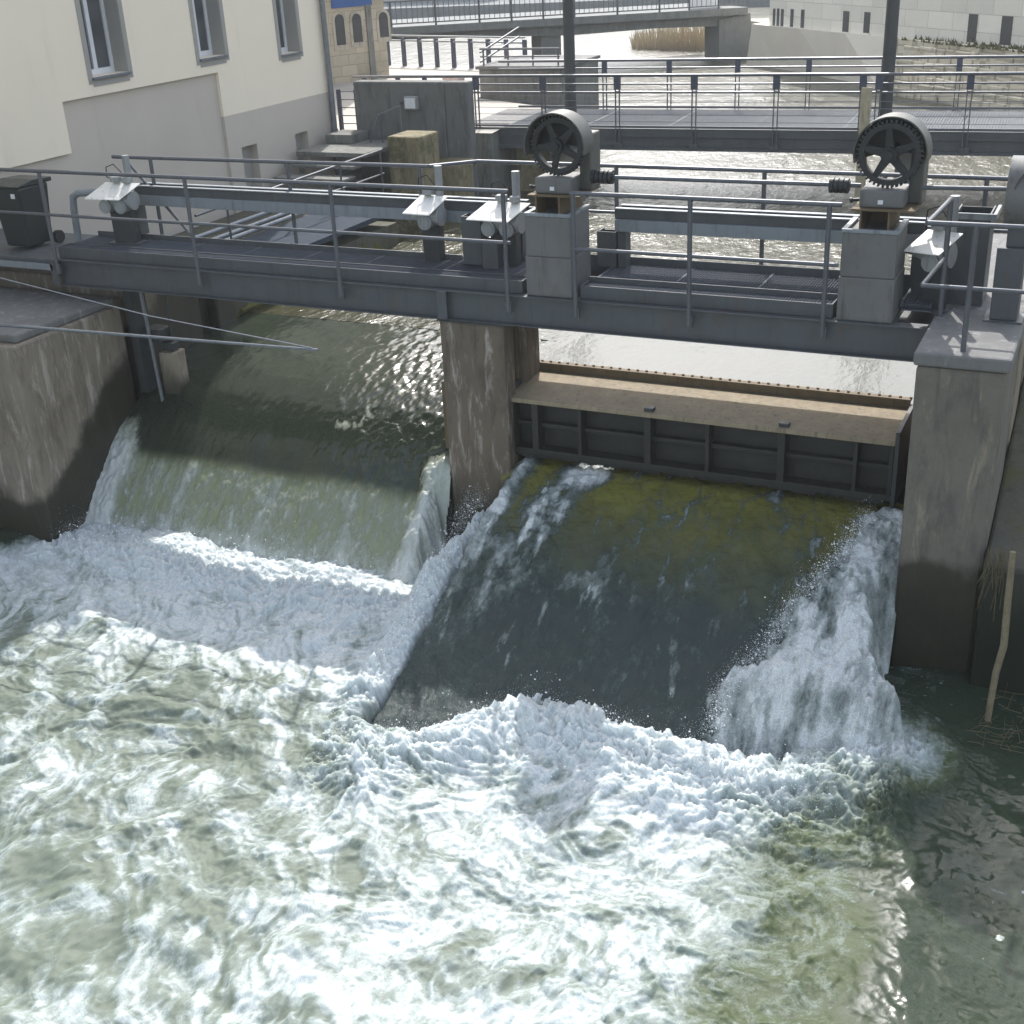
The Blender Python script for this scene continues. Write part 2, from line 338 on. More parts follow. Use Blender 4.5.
# upstream river (one sheet with the bays cut to the weir line)
MB().add([(-13.4, 17.3, ZU), (-7.75, 17.3, ZU), (-1.0, 17.3, ZU), (14, 17.3, ZU), (14, 60, ZU), (-5, 95, ZU), (-70, 95, ZU), (-50, 40, ZU), (-13.4, 26, ZU), (-7.75, 26, ZU), (-7.75, 60, ZU), (-1, 60, ZU), (-7.75, 15.03, ZU), (-1.0, 15.03, ZU)],
         [(0, 1, 9, 8), (12, 13, 2, 1), (1, 2, 11, 10, 9), (2, 3, 4, 11), (8, 9, 10, 7), (7, 10, 6), (10, 11, 4, 5), (10, 5, 6)]).build('river_water', 'river')
tag(bpy.data.objects['river_water'], 'bright rippled river water upstream of the weir', 'water', None, 'structure')
# left bay: water drawn down over the lowered flap and falling
def prof(y, pts):
    p = np.array(sorted(pts)); return np.interp(y, p[:, 0], p[:, 1])
LP = [(17.4, -5.87), (16.6, -5.9), (16, -5.95), (15.4, -6.05), (14.9, -6.2), (14.5, -6.38), (14.1, -6.62), (13.85, -6.82), (13.65, -7.02), (13.45, -7.24), (13.25, -7.47), (13.05, -7.7), (12.85, -7.94), (12.6, -8.3)]
def smoothprof(y, pts, k=.12):
    return sum(prof(y+d, pts) for d in (-2*k, -k, 0, k, 2*k))/5
y = np.concatenate([np.arange(12.5, 14.6, .014), np.arange(14.6, 17.45, .03)]); x = np.arange(-13.5, -7.6, .016); X, Y = np.meshgrid(x, y)
Yw = Y+.08*fbm(X, Y, .5, 2, seed=3)
Z = smoothprof(Yw-Y+Y+.04*fbm(X, Y*.3, 2.2, 4, seed=8), LP)
fall = sst(-Y, -13.75, -13.5)
stre = fbm(X*1.0, Y*.42+.3*Z, 4.5, 6, .68, seed=20)
edgeL = sst(-(X+.12*fbm(X, Y, 3, 3, seed=5)), 12.95, 13.3)*sst(-Y, -14.3, -13.6); edgeR = sst(X+.15*fbm(X, Y, 3, 3, seed=6), -8.35, -8.0)*sst(-Y, -14.3, -13.9)
Z = Z+fall*(.035*stre+.02*fbm(X, Y*.6, 11, 3, seed=30))+edgeL*(.10+.08*fbm(X, Y, 7, 4, seed=31))+edgeR*(.08+.07*fbm(X, Y, 7, 4, seed=32))
up = 1-fall; Z = Z-1.2*sst(X+.12*fbm(X, Y, 3, 5, .65, seed=37), -7.98, -7.62)*sst(-Y, -13.95, -13.6)
Z = Z+up*((.006+.022*sst(X, -10.8, -8.6))*fbm(X, Y*.8, 7, 3, seed=36)+.012*fbm(X, Y*.7, 2.5, 3, seed=33)+.02*sst(X, -10.5, -8.5)*fbm(X+.4*Y, Y*.6, 4., 4, seed=34))
st2 = sst(fbm(X+.1*Z, Y*.3+.3*Z, 9, 5, .65, seed=41), .08, .45); foam = fall*(.26+.5*stre+.3*st2)+fall*sst(-Y, -13.15, -12.8)*.35+np.maximum(edgeL*.75, edgeR*.6)
band = np.exp(-((X+12.1-.25*(Y-13))/.12)**2)+np.exp(-((X+10.55-.2*(Y-13))/.10)**2)+.7*np.exp(-((X+9.1)/.12)**2)
foam = foam+fall*band*.28
foam = foam+.55*sst(fbm(X+.5*Y, Y*.5, 3, 4, seed=40), .12, .4)*np.exp(-((X+9.35-.55*(Y-15))/.3)**2)*sst(Y, 14.2, 14.5)*sst(-Y, -16.2, -15.2)
grid('waterfall', X, Y, Z, 'fall', dict(foam=foam, olive=fall*.999), 'greenish sheet of water falling over the lowered gate of the left bay', keep=(X < -7.76+.14*fbm(X, Y, 3.5, 5, .65, seed=38)) | (Y > 13.92))
# right bay: jet from under the gate
y = np.arange(9.0, 14.42, .015); x = np.arange(-7.0, -.45, .016); X, Y = np.meshgrid(x, y)
JP = [(14.5, -6.52), (14, -6.56), (13.5, -6.66), (13, -6.82), (12.5, -7.02), (12, -7.24), (11.5, -7.46), (11, -7.67), (10.5, -7.86), (10, -8.02), (9, -8.3)]
Z = smoothprof(Y+.1*fbm(X, Y, .6, 2, seed=50), JP)
eRb = np.interp(Y, [10.6, 11.14, 11.7, 12.38, 12.84, 13.5, 14.3], [-3.15, -3.2, -2.9, -2.72, -2.5, -2.32, -2.2])
eR = eRb+.34*fbm(X, Y, 1.9, 5, .65, seed=51)+.12*fbm(X, Y, 8, 3, .6, seed=63)
fan = sst(X-eR, -.12, .22)*sst(-Y, -14.35, -13.9)
str1 = fbm(X, Y*.35, 2.6, 5, .6, seed=52)
rr = np.interp(Y, [10.8, 11.2, 11.68, 12.7, 14.4], [-.95, -1.0, -1.38, -1.72, -1.74])+.14*fbm(X, Y, 2.3, 4, .65, seed=64)*(Y < 12.7)
lft = np.exp(-((X+6.70+.02*(14-Y)-.05*fbm(X, Y, 4, 3, seed=53))/.13)**2)*sst(Y, 11.4, 12.6)
diag = np.exp(-((X+5.84+.2*(14.2-Y)-.14*fbm(X, Y, 2, 4, seed=54))/(.2+.14*(14.2-Y)))**2)*sst(Y, 10.4, 12.6)
Z = Z+.03*str1+.018*fbm(X, Y*.6, 8, 4, seed=55)+.02*fbm(X+.3*Y, Y*.6, 3.5, 3, seed=48)+fan*sst(Y, 10.4, 11.3)*(.16+.20*fbm(X, Y*.7, 2.2, 5, .62, seed=56)+.05*sst(-Y, -13.5, -11)+.07*fbm(X, Y*.7, 8, 4, .65, seed=67))+.06*diag*fbm(X, Y, 8, 3, seed=57)+lft*(.05+.05*fbm(X, Y, 9, 3, seed=58))
Z = Z-1.3*sst(X, rr-.3, rr+.12)*sst(-Y, -13.35, -12.6)-1.6*sst(-X, 6.78+.1*fbm(X, Y, 2.5, 4, .6, seed=65), 7.0)*sst(-Y, -13.95, -13.7)-.5*sst(-Y, -11.4, -10.5)*sst(X, -3.3, -2.9)
foam = .12+.26*str1+fan*(.62+.75*fbm(X, Y*.45, 2.8, 5, .65, seed=59))+.5*lft+diag*(.27+.75*fbm(X, Y*.5, 4.5, 4, .6, seed=60))
foam = foam+.95*np.exp(-(((X+5.84)/.26)**2+((Y-14.1)/.3)**2))  # white spot painted into the foam as the sun glint under the gate
blot = fbm(X, Y*.6, 1.7, 5, .65, seed=61)
foam = foam+.35*sst(blot, .12, .5)*sst(Y, 10.8, 12)+.16*sst(fbm(X+.35*Y, Y*.6, 6.5, 4, .65, seed=66), .15, .5)
olive = sst(Y+.6*fbm(X, Y*.7, 1.1, 5, .6, seed=62), 12.1, 14.4)*(1-fan); strk = sst(fbm(X+.12*Y, Y*.2, 6., 6, .7, seed=68), .06, .42)*sst(fbm(X, Y, 1.2, 3, seed=69), -.35, .2); foam = foam+.40*strk*sst(Y, 10.0, 11.2)  # olive: painted transmitted-light glow, strongest near the gate lip
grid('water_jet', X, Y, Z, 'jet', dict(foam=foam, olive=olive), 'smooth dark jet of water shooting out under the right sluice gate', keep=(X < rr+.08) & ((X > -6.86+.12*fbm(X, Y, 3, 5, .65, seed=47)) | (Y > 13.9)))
# foaming tail water
st = .0165
y = np.concatenate([np.arange(3.2, 7, .03), np.arange(7, 13.75, st)]); x = np.arange(-19.5, 3.2, .0185); X, Y = np.meshgrid(x, y)
wx = X+.55*fbm(X, Y, .55, 3, seed=70)+.12*fbm(X, Y, 2.2, 3, seed=72); wy = Y+.55*fbm(X, Y, .55, 3, seed=74)+.12*fbm(X, Y, 2.2, 3, seed=76)
big = fbm(wx, wy, .55, 3, seed=80); med = ridge(wx, wy, 1.25, 3, .5, seed=84); sml = fbm(wx, wy, 5, 4, .6, seed=88); tiny = fbm(X, Y, 19, 3, .6, seed=92)
psi = .95*X+.4*Y*sst(-X, 1, 7)+.85*fbm(X, Y, .42, 2, seed=160)+.38*fbm(X, Y, 1.2, 3, seed=163)+.05*sml
al = .35*X+Y
fil = 1-np.abs(pn(psi*1.7, al*.75, 170))*2.2; fil2 = 1-np.abs(pn(psi*4.6+.3*sml, al*1.3, 171))*2.2; fil3 = 1-np.abs(pn(psi*11+.3*sml, al*2.4, 172))*2.2
# where it boils
JX = [-7.4, -6.9, -6.4, -5.9, -5.1, -4.4, -3.2, -2.2, -1.0]; JY = [11.5, 9.75, 9.6, 9.9, 10.85, 10.75, 10.6, 10.7, 10.9]
jl = np.interp(X, JX, JY)+.22*fbm(X, X*0, 1.1, 4, .6, seed=96)
jump = np.exp(-((Y-jl+.5)/.6)**2)*sst(X, -7.4, -6.6)*sst(-X, .75, 1.35)
ll = 12.45+.2*fbm(X, X*0, 1.1, 3, seed=97)
jumpL = np.exp(-((Y-ll+.35)/.5)**2)*sst(X, -13.9, -13.3)*sst(-X, 6.9, 7.5)
side = np.exp(-((X+7.04+.1*fbm(X, Y, 2, 4, .6, seed=105))/.3)**2)*sst(Y, 9.6, 10.4)*sst(-Y, -13.9, -13.3)
calm = sst(X-.5*sst(Y, 9.9, 10.7)+.8*fbm(X, Y, .9, 5, .62, seed=98), -2.3, -.5)
calm = np.maximum(calm, sst(X+.45*(Y-9.0)+.8*fbm(X, Y, .9, 5, .6, seed=99), -2.2, -.3))
calmF = sst(X-.9*sst(Y, 9.8, 10.8)+1.1*fbm(X, Y, .8, 5, .6, seed=95), -3.1, -1.4)
calm = np.maximum(calm, sst(-X, 13.55, 14.3)*sst(Y, 11.45, 11.9))
jR = np.exp(-((X+1.35)/.6)**2-((Y-11.15)/.5)**2); calm = calm*(1-np.clip(1.3*jR, 0, 1)); spk = ridge(wx, wy, 3.6, 4, .62, seed=103)**3
leftn = sst(-X, 4.6, 8.0)*sst(-Y, -11.0, -9.6)
agit = 1-.85*calm
Z = ZD+agit*(.14*big+.09*(med-.55)+.026*sml+.010*tiny+.04*(spk-.4)*(1-.7*leftn))+jump*(.20+.15*sml+.26*np.clip(fbm(wx, wy, 2.0, 3, seed=101), 0, 1)+.035*tiny+.07*(spk-.3))+jumpL*(.12+.10*sml+.05*tiny+.08*(spk-.3))+jR*(.16+.12*sml+.06*tiny+.08*(spk-.3))+side*(np.clip(smoothprof(Y, JP)-ZD+.05, .12, .95)*(.9+.35*fbm(X, Y, 1.6, 4, .6, seed=104))+.14*sml+.06*tiny+.08*(spk-.3))
Z = Z+calm*(.035*fbm(X*.8+Y*.6, Y-X*.3, 1.3, 3, seed=102)+.05*np.exp(-((X+.9)/.5)**2))
Z = Z-.55*sst(Y, jl-.02, jl+.22)*sst(X+.12*sml, -6.9, -6.72)*sst(-X, 2.2, 2.6)
Z = np.where((Y > 12.6) & (X > -13.5) & (X < -7.9), np.minimum(Z, ZD+.15), Z)
lace = ridge(wx+.25*sml, wy+.2*sml, 1.15, 2, .5, seed=110); lace2 = ridge(wx*1.1, wy+.1*sml, 3.1, 3, .55, seed=114)
pass
dens = .77-.30*leftn+.16*sst(Y, 9.6, 11.4)-.06*sst(-Y, -9.6, -8.6)+.16*fbm(wx, wy, .7, 3, seed=118)+.40*jump+.42*jumpL+.45*side+.45*jR
foam = dens+(.10+.26*leftn)*(lace-.62)*1.3+.12*(lace2-.6)+(.14+.14*leftn)*(fil-.5)+.20*(fil2-.5)+.19*(fil3-.5)+.16*sml+.10*tiny+.12*(spk-.4)+.25*np.clip(Z-ZD, -.1, .3)
foam = foam*(1-calm)*(1-.72*calmF)+.06*calmF*(1-calm)+calm*(-.05+.22*np.exp(-((X+1.5)/.5)**2)+.42*sst(lace2, .82, .98)*sst(-X, .2, 1.3)+.10*fbm(wx, wy, 1.5, 3, seed=120))
flecks = sst(pn(X*9, Y*9, 130), .52, .62)*sst(fbm(X, Y, .8, 2, seed=131), -.1, .2)*calm*sst(X, -.6, .2)
foam = foam+.6*flecks
grid('foaming_water', X, Y, Z, 'foam', dict(foam=foam, psi=psi, calm=np.clip(np.maximum(calm*1.1-.35*np.exp(-((X+1.15)/.45)**2), .33*calmF), 0, 1)), 'white churning foam filling the pool below the weir')
# spray thrown up along the boiling fronts (uncountable)
def spray(n, fx, label_mat='spray'):
    P = []; 
    oct_v = np.array([(1, 0, 0), (-1, 0, 0), (0, 1, 0), (0, -1, 0), (0, 0, 1), (0, 0, -1)], float); oct_f = [(0, 2, 4), (2, 1, 4), (1, 3, 4), (3, 0, 4), (2, 0, 5), (1, 2, 5), (3, 1, 5), (0, 3, 5)]
    C = fx(n); r = .0011+.0022*RS.rand(len(C))+.011*RS.rand(len(C))**40
    V = (C[:, None, :]+oct_v[None]*r[:, None, None]*(.7+.6*RS.rand(len(C), 1, 3))).reshape(-1, 3)
    Fc = (np.array(oct_f)[None]+6*np.arange(len(C))[:, None, None]).reshape(-1, 3)
    return V, Fc
def src(n):
    L = []
    k = int(n*.5); x = RS.uniform(-6.9, -1.6, k); cl = np.clip(pn(x*2.1, x*0+3.3, 140)+.35, 0, 1); keep = RS.rand(k) < cl+.15; x = x[keep]
    jj = np.interp(x, JX, JY)+.22*fbm(x, x*0, 1.1, 4, .6, seed=96); h = RS.exponential(.07, len(x))*(.4+clip1(x)); L.append(np.stack([x, jj-.25-.25*RS.exponential(1, len(x))+RS.normal(0, .14, len(x)), ZD+.15+h], -1))
    k = int(n*.2); yy = RS.uniform(10.6, 13.8, k); xx = np.interp(yy, [10.6, 11.14, 11.7, 12.38, 12.84, 13.5, 14.3], [-3.15, -3.2, -2.9, -2.72, -2.5, -2.32, -2.2])+.1+RS.normal(0, .07, k); L.append(np.stack([xx, yy, prof(yy, JP)+.12+RS.exponential(.07, k)], -1))
    k = int(n*.18); x = RS.uniform(-13.4, -7.8, k); L.append(np.stack([x, 12.35+RS.normal(0, .2, k), ZD+.12+RS.exponential(.08, k)], -1))
    k = int(n*.12); yy = RS.uniform(10.4, 13.2, k); L.append(np.stack([-7.0+RS.normal(0, .1, k), yy, prof(yy, JP)+.06+RS.exponential(.06, k)], -1))
    return np.concatenate(L)
def clip1(x): return np.clip(.5+pn(x*1.3, x*0+9.1, 150), 0, 1)
V, Fc = spray(60000, src)
me = bpy.data.meshes.new('spray'); me.from_pydata(V.tolist(), [], Fc.tolist()); me.materials.append(M['spray'])
o = bpy.data.objects.new('spray', me); COL.objects.link(o); tag(o, 'fine white droplets thrown up from the boiling water', 'spray', None, 'stuff')
# ground under everything, to the horizon
o = MB().add([(-900, -300, -9.6), (900, -300, -9.6), (900, 1500, -9.6), (-900, 1500, -9.6)], [(0, 1, 2, 3)]).build('ground', 'ground'); tag(o, 'dark river bed under the whole place', 'ground', None, 'structure')
# ================================================================== PIERS
G = 'concrete piers of the weir'
p = thing('weir_pier', (-7.3, 14.4, -9.5), 'brown streaked concrete pier under the bridge between the two bays', 'pier', G)
b = MB().box(-7.78, -6.86, 13.92, 14.22, -9.5, -4.6).box(-7.68, -6.98, 14.221, 14.52, -9.5, -4.6).box(-7.78, -6.86, 14.521, 15.02, -9.5, -4.6)
b.build('shaft', 'pier_mid', p, .03)
MB().box(-7.80, -6.84, 13.9, 15.04, -4.6, -4.585).build('bearing_plate', 'steel_dark', p)
MB().box(-6.975, -6.93, 14.25, 14.3, -9, -4.62).box(-6.975, -6.93, 14.44, 14.49, -9, -4.62).build('guide_rail', 'rusty', p)
MB().box(-7.98, -7.785, 14.3, 14.6, -5.55, -5.05).build('guide_box', 'steel_dark', p, .01)
MB().box(-8.0, -7.785, 14.25, 14.65, -7.6, -5.56).build('guide_plate', 'rusty', p, .01)
p = thing('weir_pier', (-1.2, 14.6, -9.5), 'broad grey concrete pier with a railing on top at the right side', 'pier', G)
MB().box(-1.69, -.80, 12.98, 14.3, -9.5, -4.305).build('shaft', 'pier', p, .05)
MB().box(-1.72, -.77, 12.94, 18.5, -4.30, -4.15).build('cap_slab', 'slab', p, .03)
MB().box(-1.66, -.86, 14.301, 14.7, -9.5, -4.305).box(-1.69, -.80, 14.701, 15.4, -9.5, -4.305).box(-1.66, -.9, 15.401, 15.8, -9.5, -4.305).box(-1.69, -.80, 15.801, 18.5, -9.5, -4.305).build('rear_shaft', 'pier_side', p, .02)
MB().box(-1.75, -1.695, 14.05, 15.3, -9, -4.32).build('guide_rail', 'rusty', p)
# ledge right of the pier
o = MB().prism([(-.795, 12.75, -9.5), (-.795, 12.75, -6.35), (-.795, 17, -4.9), (-.795, 19, -4.6), (-.795, 19, -9.5)], (2.5, 0, 0)).build('stone_ledge', 'ledge', None, .04)
tag(o, 'dark wet mossy ledge beside the right pier', 'ledge')
o = MB().box(-.4, 6, 19.01, 23, -9.5, -4.3).build('bank_wall', 'pier_side'); tag(o, 'concrete bank behind the right pier', 'wall')
# leaning broken branch and drift
bp = [onY(1013, 552, 12.35), onY(1008, 600, 12.35), onY(1004, 645, 12.3), onY(996, 672, 12.25), onY(990, 705, 12.2), onY(984, 745, 12.1)]
o = MB().tube(bp, [.03, .036, .038, .036, .034, .03], 9).build('branch', 'branch', None, 0, True); tag(o, 'pale bare branch leaning against the right pier', 'branch')
b = MB()
for i in range(90):
    c = Vector((-.6+.75*random.random(), 11.6+1.0*random.random(), ZD+.05+.25*random.random()*random.random()))
    a = random.uniform(0, 6.3); L = random.uniform(.08, .34); d = Vector((math.cos(a)*L, math.sin(a)*L, random.uniform(-.05, .14)))
    b.tube([c-d/2, c+Vector((0, 0, random.uniform(-.02, .03))), c+d/2], random.uniform(.0015, .0045), 4)
for i in range(26):
    c = onY(random.uniform(985, 1012), random.uniform(545, 560), 12.72); d = Vector((random.uniform(-.1, .1), -.05, -random.uniform(.1, .7)))
    b.tube([c, c+d*.5+Vector((.03, -.03, 0)), c+d], .004, 4)
o = b.build('twigs', 'twig'); tag(o, 'tangle of brown twigs and dead grass washed up by the pier', 'debris', None, 'stuff')
# left abutment
p = thing('weir_abutment', (-14.5, 14.5, -9.5), 'streaked concrete abutment with a wet stain at the left end', 'abutment')
MB().box(-19, -13.5, 12.15, 14.35, -9.5, -4.95).build('front_block', 'abut', p, .04)
MB().box(-19, -13.8, 14.351, 14.75, -9.5, -4.95).box(-19, -13.45, 14.751, 16.1, -9.5, -4.7).box(-19, -13.62, 16.101, 16.5, -9.5, -4.7).box(-19, -13.42, 16.501, 17.0, -9.5, -4.75).build('rear_block', 'abut', p, .03)
MB().box(-18, -13.56, 12.3, 14.3, -4.949, -4.83).build('top_slab', 'slab', p, .03)
o = MB()
for i in range(60):
    a = i/60; c = Vector((-13.5-.1*random.random(), 17.1+4.5*a, -5.86)); o.prism([c+Vector((random.uniform(-.25, .15), random.uniform(-.2, .2), 0)), c+Vector((random.uniform(0, .3), .25, 0)), c+Vector((random.uniform(-.2, .1), random.uniform(.1, .4), random.uniform(.1, .35)))], (.03, .05, .06))
o = o.build('bank_plants', 'moss'); tag(o, 'yellow green moss and weeds along the left waterline', 'moss', None, 'stuff')
# flap gate guide gear at the left wall
p = thing('gate_guide', (-13.35, 14.55, -7), 'steel guide rods and timber block beside the left abutment', 'gate guide')
MB().box(-13.44, -13.3, 14.4, 14.7, -6.35, -4.6).build('channel', 'steel_dark', p)
MB().tube([(-13.2, 14.5, -4.6), (-13.05, 14.42, -6.5)], .028, 8).build('rod', 'galv', p, 0, True)
MB().tube([(-12.95, 14.75, -4.6), (-12.95, 14.75, -5.6)], .022, 8).build('rod', 'steel_dark', p, 0, True)
MB().box(-13.1, -12.82, 14.55, 14.85, -6.45, -5.72).build('timber_block', 'pier_side', p, .02)
MB().box(-13.28, -12.98, 14.5, 14.8, -5.55, -5.35).box(-13.06, -12.86, 14.62, 14.78, -5.71, -5.58).build('clamp', 'steel_dark', p, .01)
# ================================================================== SLUICE GATE
p = thing('sluice_gate', (-4.5, 14.5, -6.4), 'wide dark steel sluice gate hanging in the right bay', 'gate')
X0, X1 = -6.92, -1.98
MB().prism([(X0, 14.06, -5.66), (X0, 14.06, -5.60), (X0, 15.0, -5.52), (X0, 15.0, -5.58)], (X1-X0, 0, 0)).build('top_plate', 'gatetop', p, .006)
MB().box(X0, X1, 14.30, 14.34, -6.38, -5.665).build('skin_plate', 'gate', p)
b = MB().box(X0, X1, 14.10, 14.298, -6.38, -6.30).box(X0, X1, 14.2, 14.298, -6.02, -5.96)
b.build('flange', 'gate', p, .006)
for a, c in ((X0, -6.1), (-5.6, X1)): MB().box(a, c, 14.341, 15.0, -6.38, -6.35).build('sun_block_plate', 'gate', p)  # unseen plates added to block sun behind the skin; the gap shapes a glint
for xx in (-6.9, -6.6, -5.95, -5.05, -4.25, -3.35, -2.45, -2.04):
    w = .05 if xx not in (-6.6, -5.05, -3.35) else .09
    MB().box(xx, xx+w, 14.09, 14.297, -6.297, -5.668).build('rib', 'gate', p, .005)
for xx, ww in ((X0-.001-.04, .04), (X1+.001, .05)): MB().box(xx, xx+ww, 14.04, 15.04, -6.42, -5.48).build('end_plate', 'steel_dark', p, .005)
b = MB(); xx = X0
while xx < X1-.1:
    w = random.uniform(.03, .11); b.box(xx, min(xx+w, X1), 14.11, 14.15, -6.385-random.uniform(.01, .05), -6.384); xx += w+.001
b.build('rubber_lip', 'black', p)
b = MB().box(X0, X1, 15.01, 15.05, -5.7, -5.42).box(X0, X1, 15.055, 15.14, -5.46, -5.43)
b.build('rear_angle', 'rusty', p, .004)
xx = X0+.06
while xx < X1: MB().tube([(xx, 15.08, -5.43), (xx, 15.08, -5.405)], .018, 6).build('bolt', 'rusty', p); xx += .125
for xx in (-5.05, -3.35): MB().box(xx, xx+.12, 14.1, 14.2, -5.6, -5.55).build('lifting_lug', 'steel_dark', p, .005)
# ================================================================== WEIR BRIDGE
p = thing('weir_bridge', (-8, 14.8, -4.6), 'blue grey steel service bridge with grating deck across the weir', 'bridge')
YF = 14.0; XL, XR = -14.2, -1.74
b = MB().box(XL, XR, YF, YF+.012, -4.57, -4.21).box(XL, XR, YF-.08, YF+.1, -4.585, -4.571).box(XL, XR, YF-.08, YF+.1, -4.209, -4.195)
b.build('front_girder', 'steel', p, .003)
for a, c, e in ((XL, -7.8, 15.0), (-7.79, XR, 15.42)):
    MB().box(a, c, e, e+.02, -4.57, -4.21).box(a, c, e-.04, e+.1, -4.59, -4.572).box(a, c, e-.04, e+.1, -4.208, -4.194).build('rear_girder', 'steel', p)
    MB().box(a, c, YF+.11, e-.05, -4.30, -4.285).build('soffit_plate', 'steel_dark', p)  # unseen plate added to keep sun through deck gaps off the jet
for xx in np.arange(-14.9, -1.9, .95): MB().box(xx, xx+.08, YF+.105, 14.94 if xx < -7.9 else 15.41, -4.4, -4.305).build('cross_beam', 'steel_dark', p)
# front tray (two runs)
for a, c in ((XL, -6.62), (-5.84, -2.78)):
    MB().box(a, c, YF+.03, YF+.045, -4.19, -4.03).box(a, c, YF+.3, YF+.315, -4.19, -4.035 if a < -7 else -3.985).box(a, a+.015, YF+.0455, YF+.2995, -4.19, -4.03).box(c-.015, c, YF+.0455, YF+.2995, -4.19, -4.03).build('kerb_plate', 'steel', p, .003)
    b = MB()
    for xx in np.arange(a+.03, c-.03, .034): b.box(xx, xx+.005, YF+.047, YF+.297, -4.085, -4.05)
    for yy in np.arange(YF+.06, YF+.29, .05): b.box(a+.02, c-.02, yy, yy+.006, -4.083, -4.056)
    b.box(a+.016, c-.016, YF+.046, YF+.298, -4.19, -4.18)
    b.build('tray_grating', 'grate', p)
for a, c, e in ((XL, -7.9, 14.88), (-7.9, -6.5, 15.28), (-5.82, -2.75, 15.28), (-2.1, -1.76, 15.28)):
    b = MB()
    for xx in np.arange(a+.02, c-.01, .034): b.box(xx, xx+.006, YF+.35, e, -4.09, -4.055)
    for yy in np.arange(YF+.38, e-.01, .1): b.box(a+.01, c-.01, yy, yy+.006, -4.088, -4.062)
    for xx in np.arange(a, c, 1.02): b.box(xx, xx+.016, YF+.345, e+.01, -4.095, -4.05)
    b.box(a+.002, c-.002, YF+.34, e+.015, -4.13, -4.12)
    b.build('deck_grating', 'grate', p)
MB().box(XL, -7.9, 14.9, 14.92, -4.19, -3.985).build('rear_kerb', 'steel', p, .003); MB().box(-7.89, XR, 15.3, 15.32, -4.19, -3.97).build('rear_kerb', 'steel', p, .003)
for xx in (-14.3, -7.78): MB().box(xx, xx+.14, YF-.1, YF-.081, -4.57, -4.2).build('splice_plate', 'steel', p, .004)
# railings
def railing(label, A, B, zt, zm, posts, foot, yb=None, r=.027, extra=None):
    q = thing('railing', (A[0], A[1], foot), label, 'railing', 'steel tube railings around the weir')
    MB().tube([(*A, zt), (*B, zt)], r).build('top_rail', 'rail', q, 0, True)
    MB().tube([(*A, zm), (*B, zm)], r*.85).build('mid_rail', 'rail', q, 0, True)
    d = Vector((B[0]-A[0], B[1]-A[1], 0)); L = d.length; d.normalize()
    for s_ in posts:
        c = Vector((A[0], A[1], 0))+d*s_
        po = MB().tube([(c.x, c.y, foot), (c.x, c.y, zt-.001)], r*1.05).build('post', 'rail', q, 0, True)
        MB().box(c.x-.045, c.x+.045, c.y-.01, c.y+.035, foot-.02, foot+.12).build('bracket', 'steel', po, .004)
    return q
railing('long front railing of the weir bridge over the left bay', (-17.0, 13.87), (-6.68, 13.87), -2.90, -3.52, [17-14.12, 17-11.52, 17-9.2, 17-6.75], -4.38)
railing('short front railing between the two gear hoists', (-5.88, 13.87), (-2.72, 13.87), -2.89, -3.545, [.04, 1.47, 3.03], -4.38)
q = railing('long rear railing of the weir bridge on the upstream side', (-13.85, 15.12), (-8.5, 15.25), -2.90, -3.5, [.7, 3.1, 5.2], -4.3)
MB().tube([(-8.5, 15.25, -2.9), (-8.0, 15.72, -2.9), (-.9, 15.72, -2.9)], .027).build('top_rail', 'rail', q, 0, True)
MB().tube([(-8.5, 15.25, -3.5), (-8.0, 15.72, -3.5), (-.9, 15.72, -3.5)], .023).build('mid_rail', 'rail', q, 0, True)
for xx in (-8.05, -6.0, -4.05, -2.6, -1.45): MB().tube([(xx, 15.72, -4.3), (xx, 15.72, -2.901)], .028).build('post', 'rail', q, 0, True)
MB().tube([(-13.6, 15.12, -2.95), (-12.6, 15.12, -4.0)], .022).build('brace', 'rail', q, 0, True)
q = railing('railing on the cap of the right pier', (-1.72, 13.1), (-.6, 13.1), -2.87, -3.5, [.46], -4.33)
MB().tube([(-1.72, 13.1, -2.87), (-1.66, 14.3, -2.87)], .027).build('return_rail', 'rail', q, 0, True)
MB().tube([(-1.72, 13.1, -3.5), (-1.66, 14.3, -3.5)], .023).build('return_rail', 'rail', q, 0, True)
MB().tube([(-1.66, 14.3, -4.15), (-1.66, 14.3, -2.86)], .03).build('post', 'rail', q, 0, True)
# drive beams
for a, c, lb in ((-13.6, -7.05, 'grey steel beam running over the left bay'), (-5.75, -2.0, 'grey steel beam running between the gear hoists')):
    q = thing('steel_beam', (a, 15, -3.6), lb, 'beam', 'horizontal steel beams carrying the gate drives')
    MB().box(a, c, 15.03, 15.045, -3.56, -3.30).build('web', 'steel', q)
    MB().box(a, c, 14.985, 15.0, -3.575, -3.425).box(a, c, 15.001, 15.029, -3.44, -3.425).build('face_plate', 'beam', q, .003)
    MB().box(a, c, 14.99, 15.06, -3.299, -3.283).box(a, c, 15.19, 15.27, -3.299, -3.283).build('top_flange', 'beam', q, .003)
    MB().box(a, c, 15.24, 15.255, -3.56, -3.30).build('rear_web', 'steel_dark', q)
    for xx in (a+.02, c-.12): MB().box(xx, xx+.1, 15.05, 15.235, -4.05, -3.31).build('leg', 'steel', q)
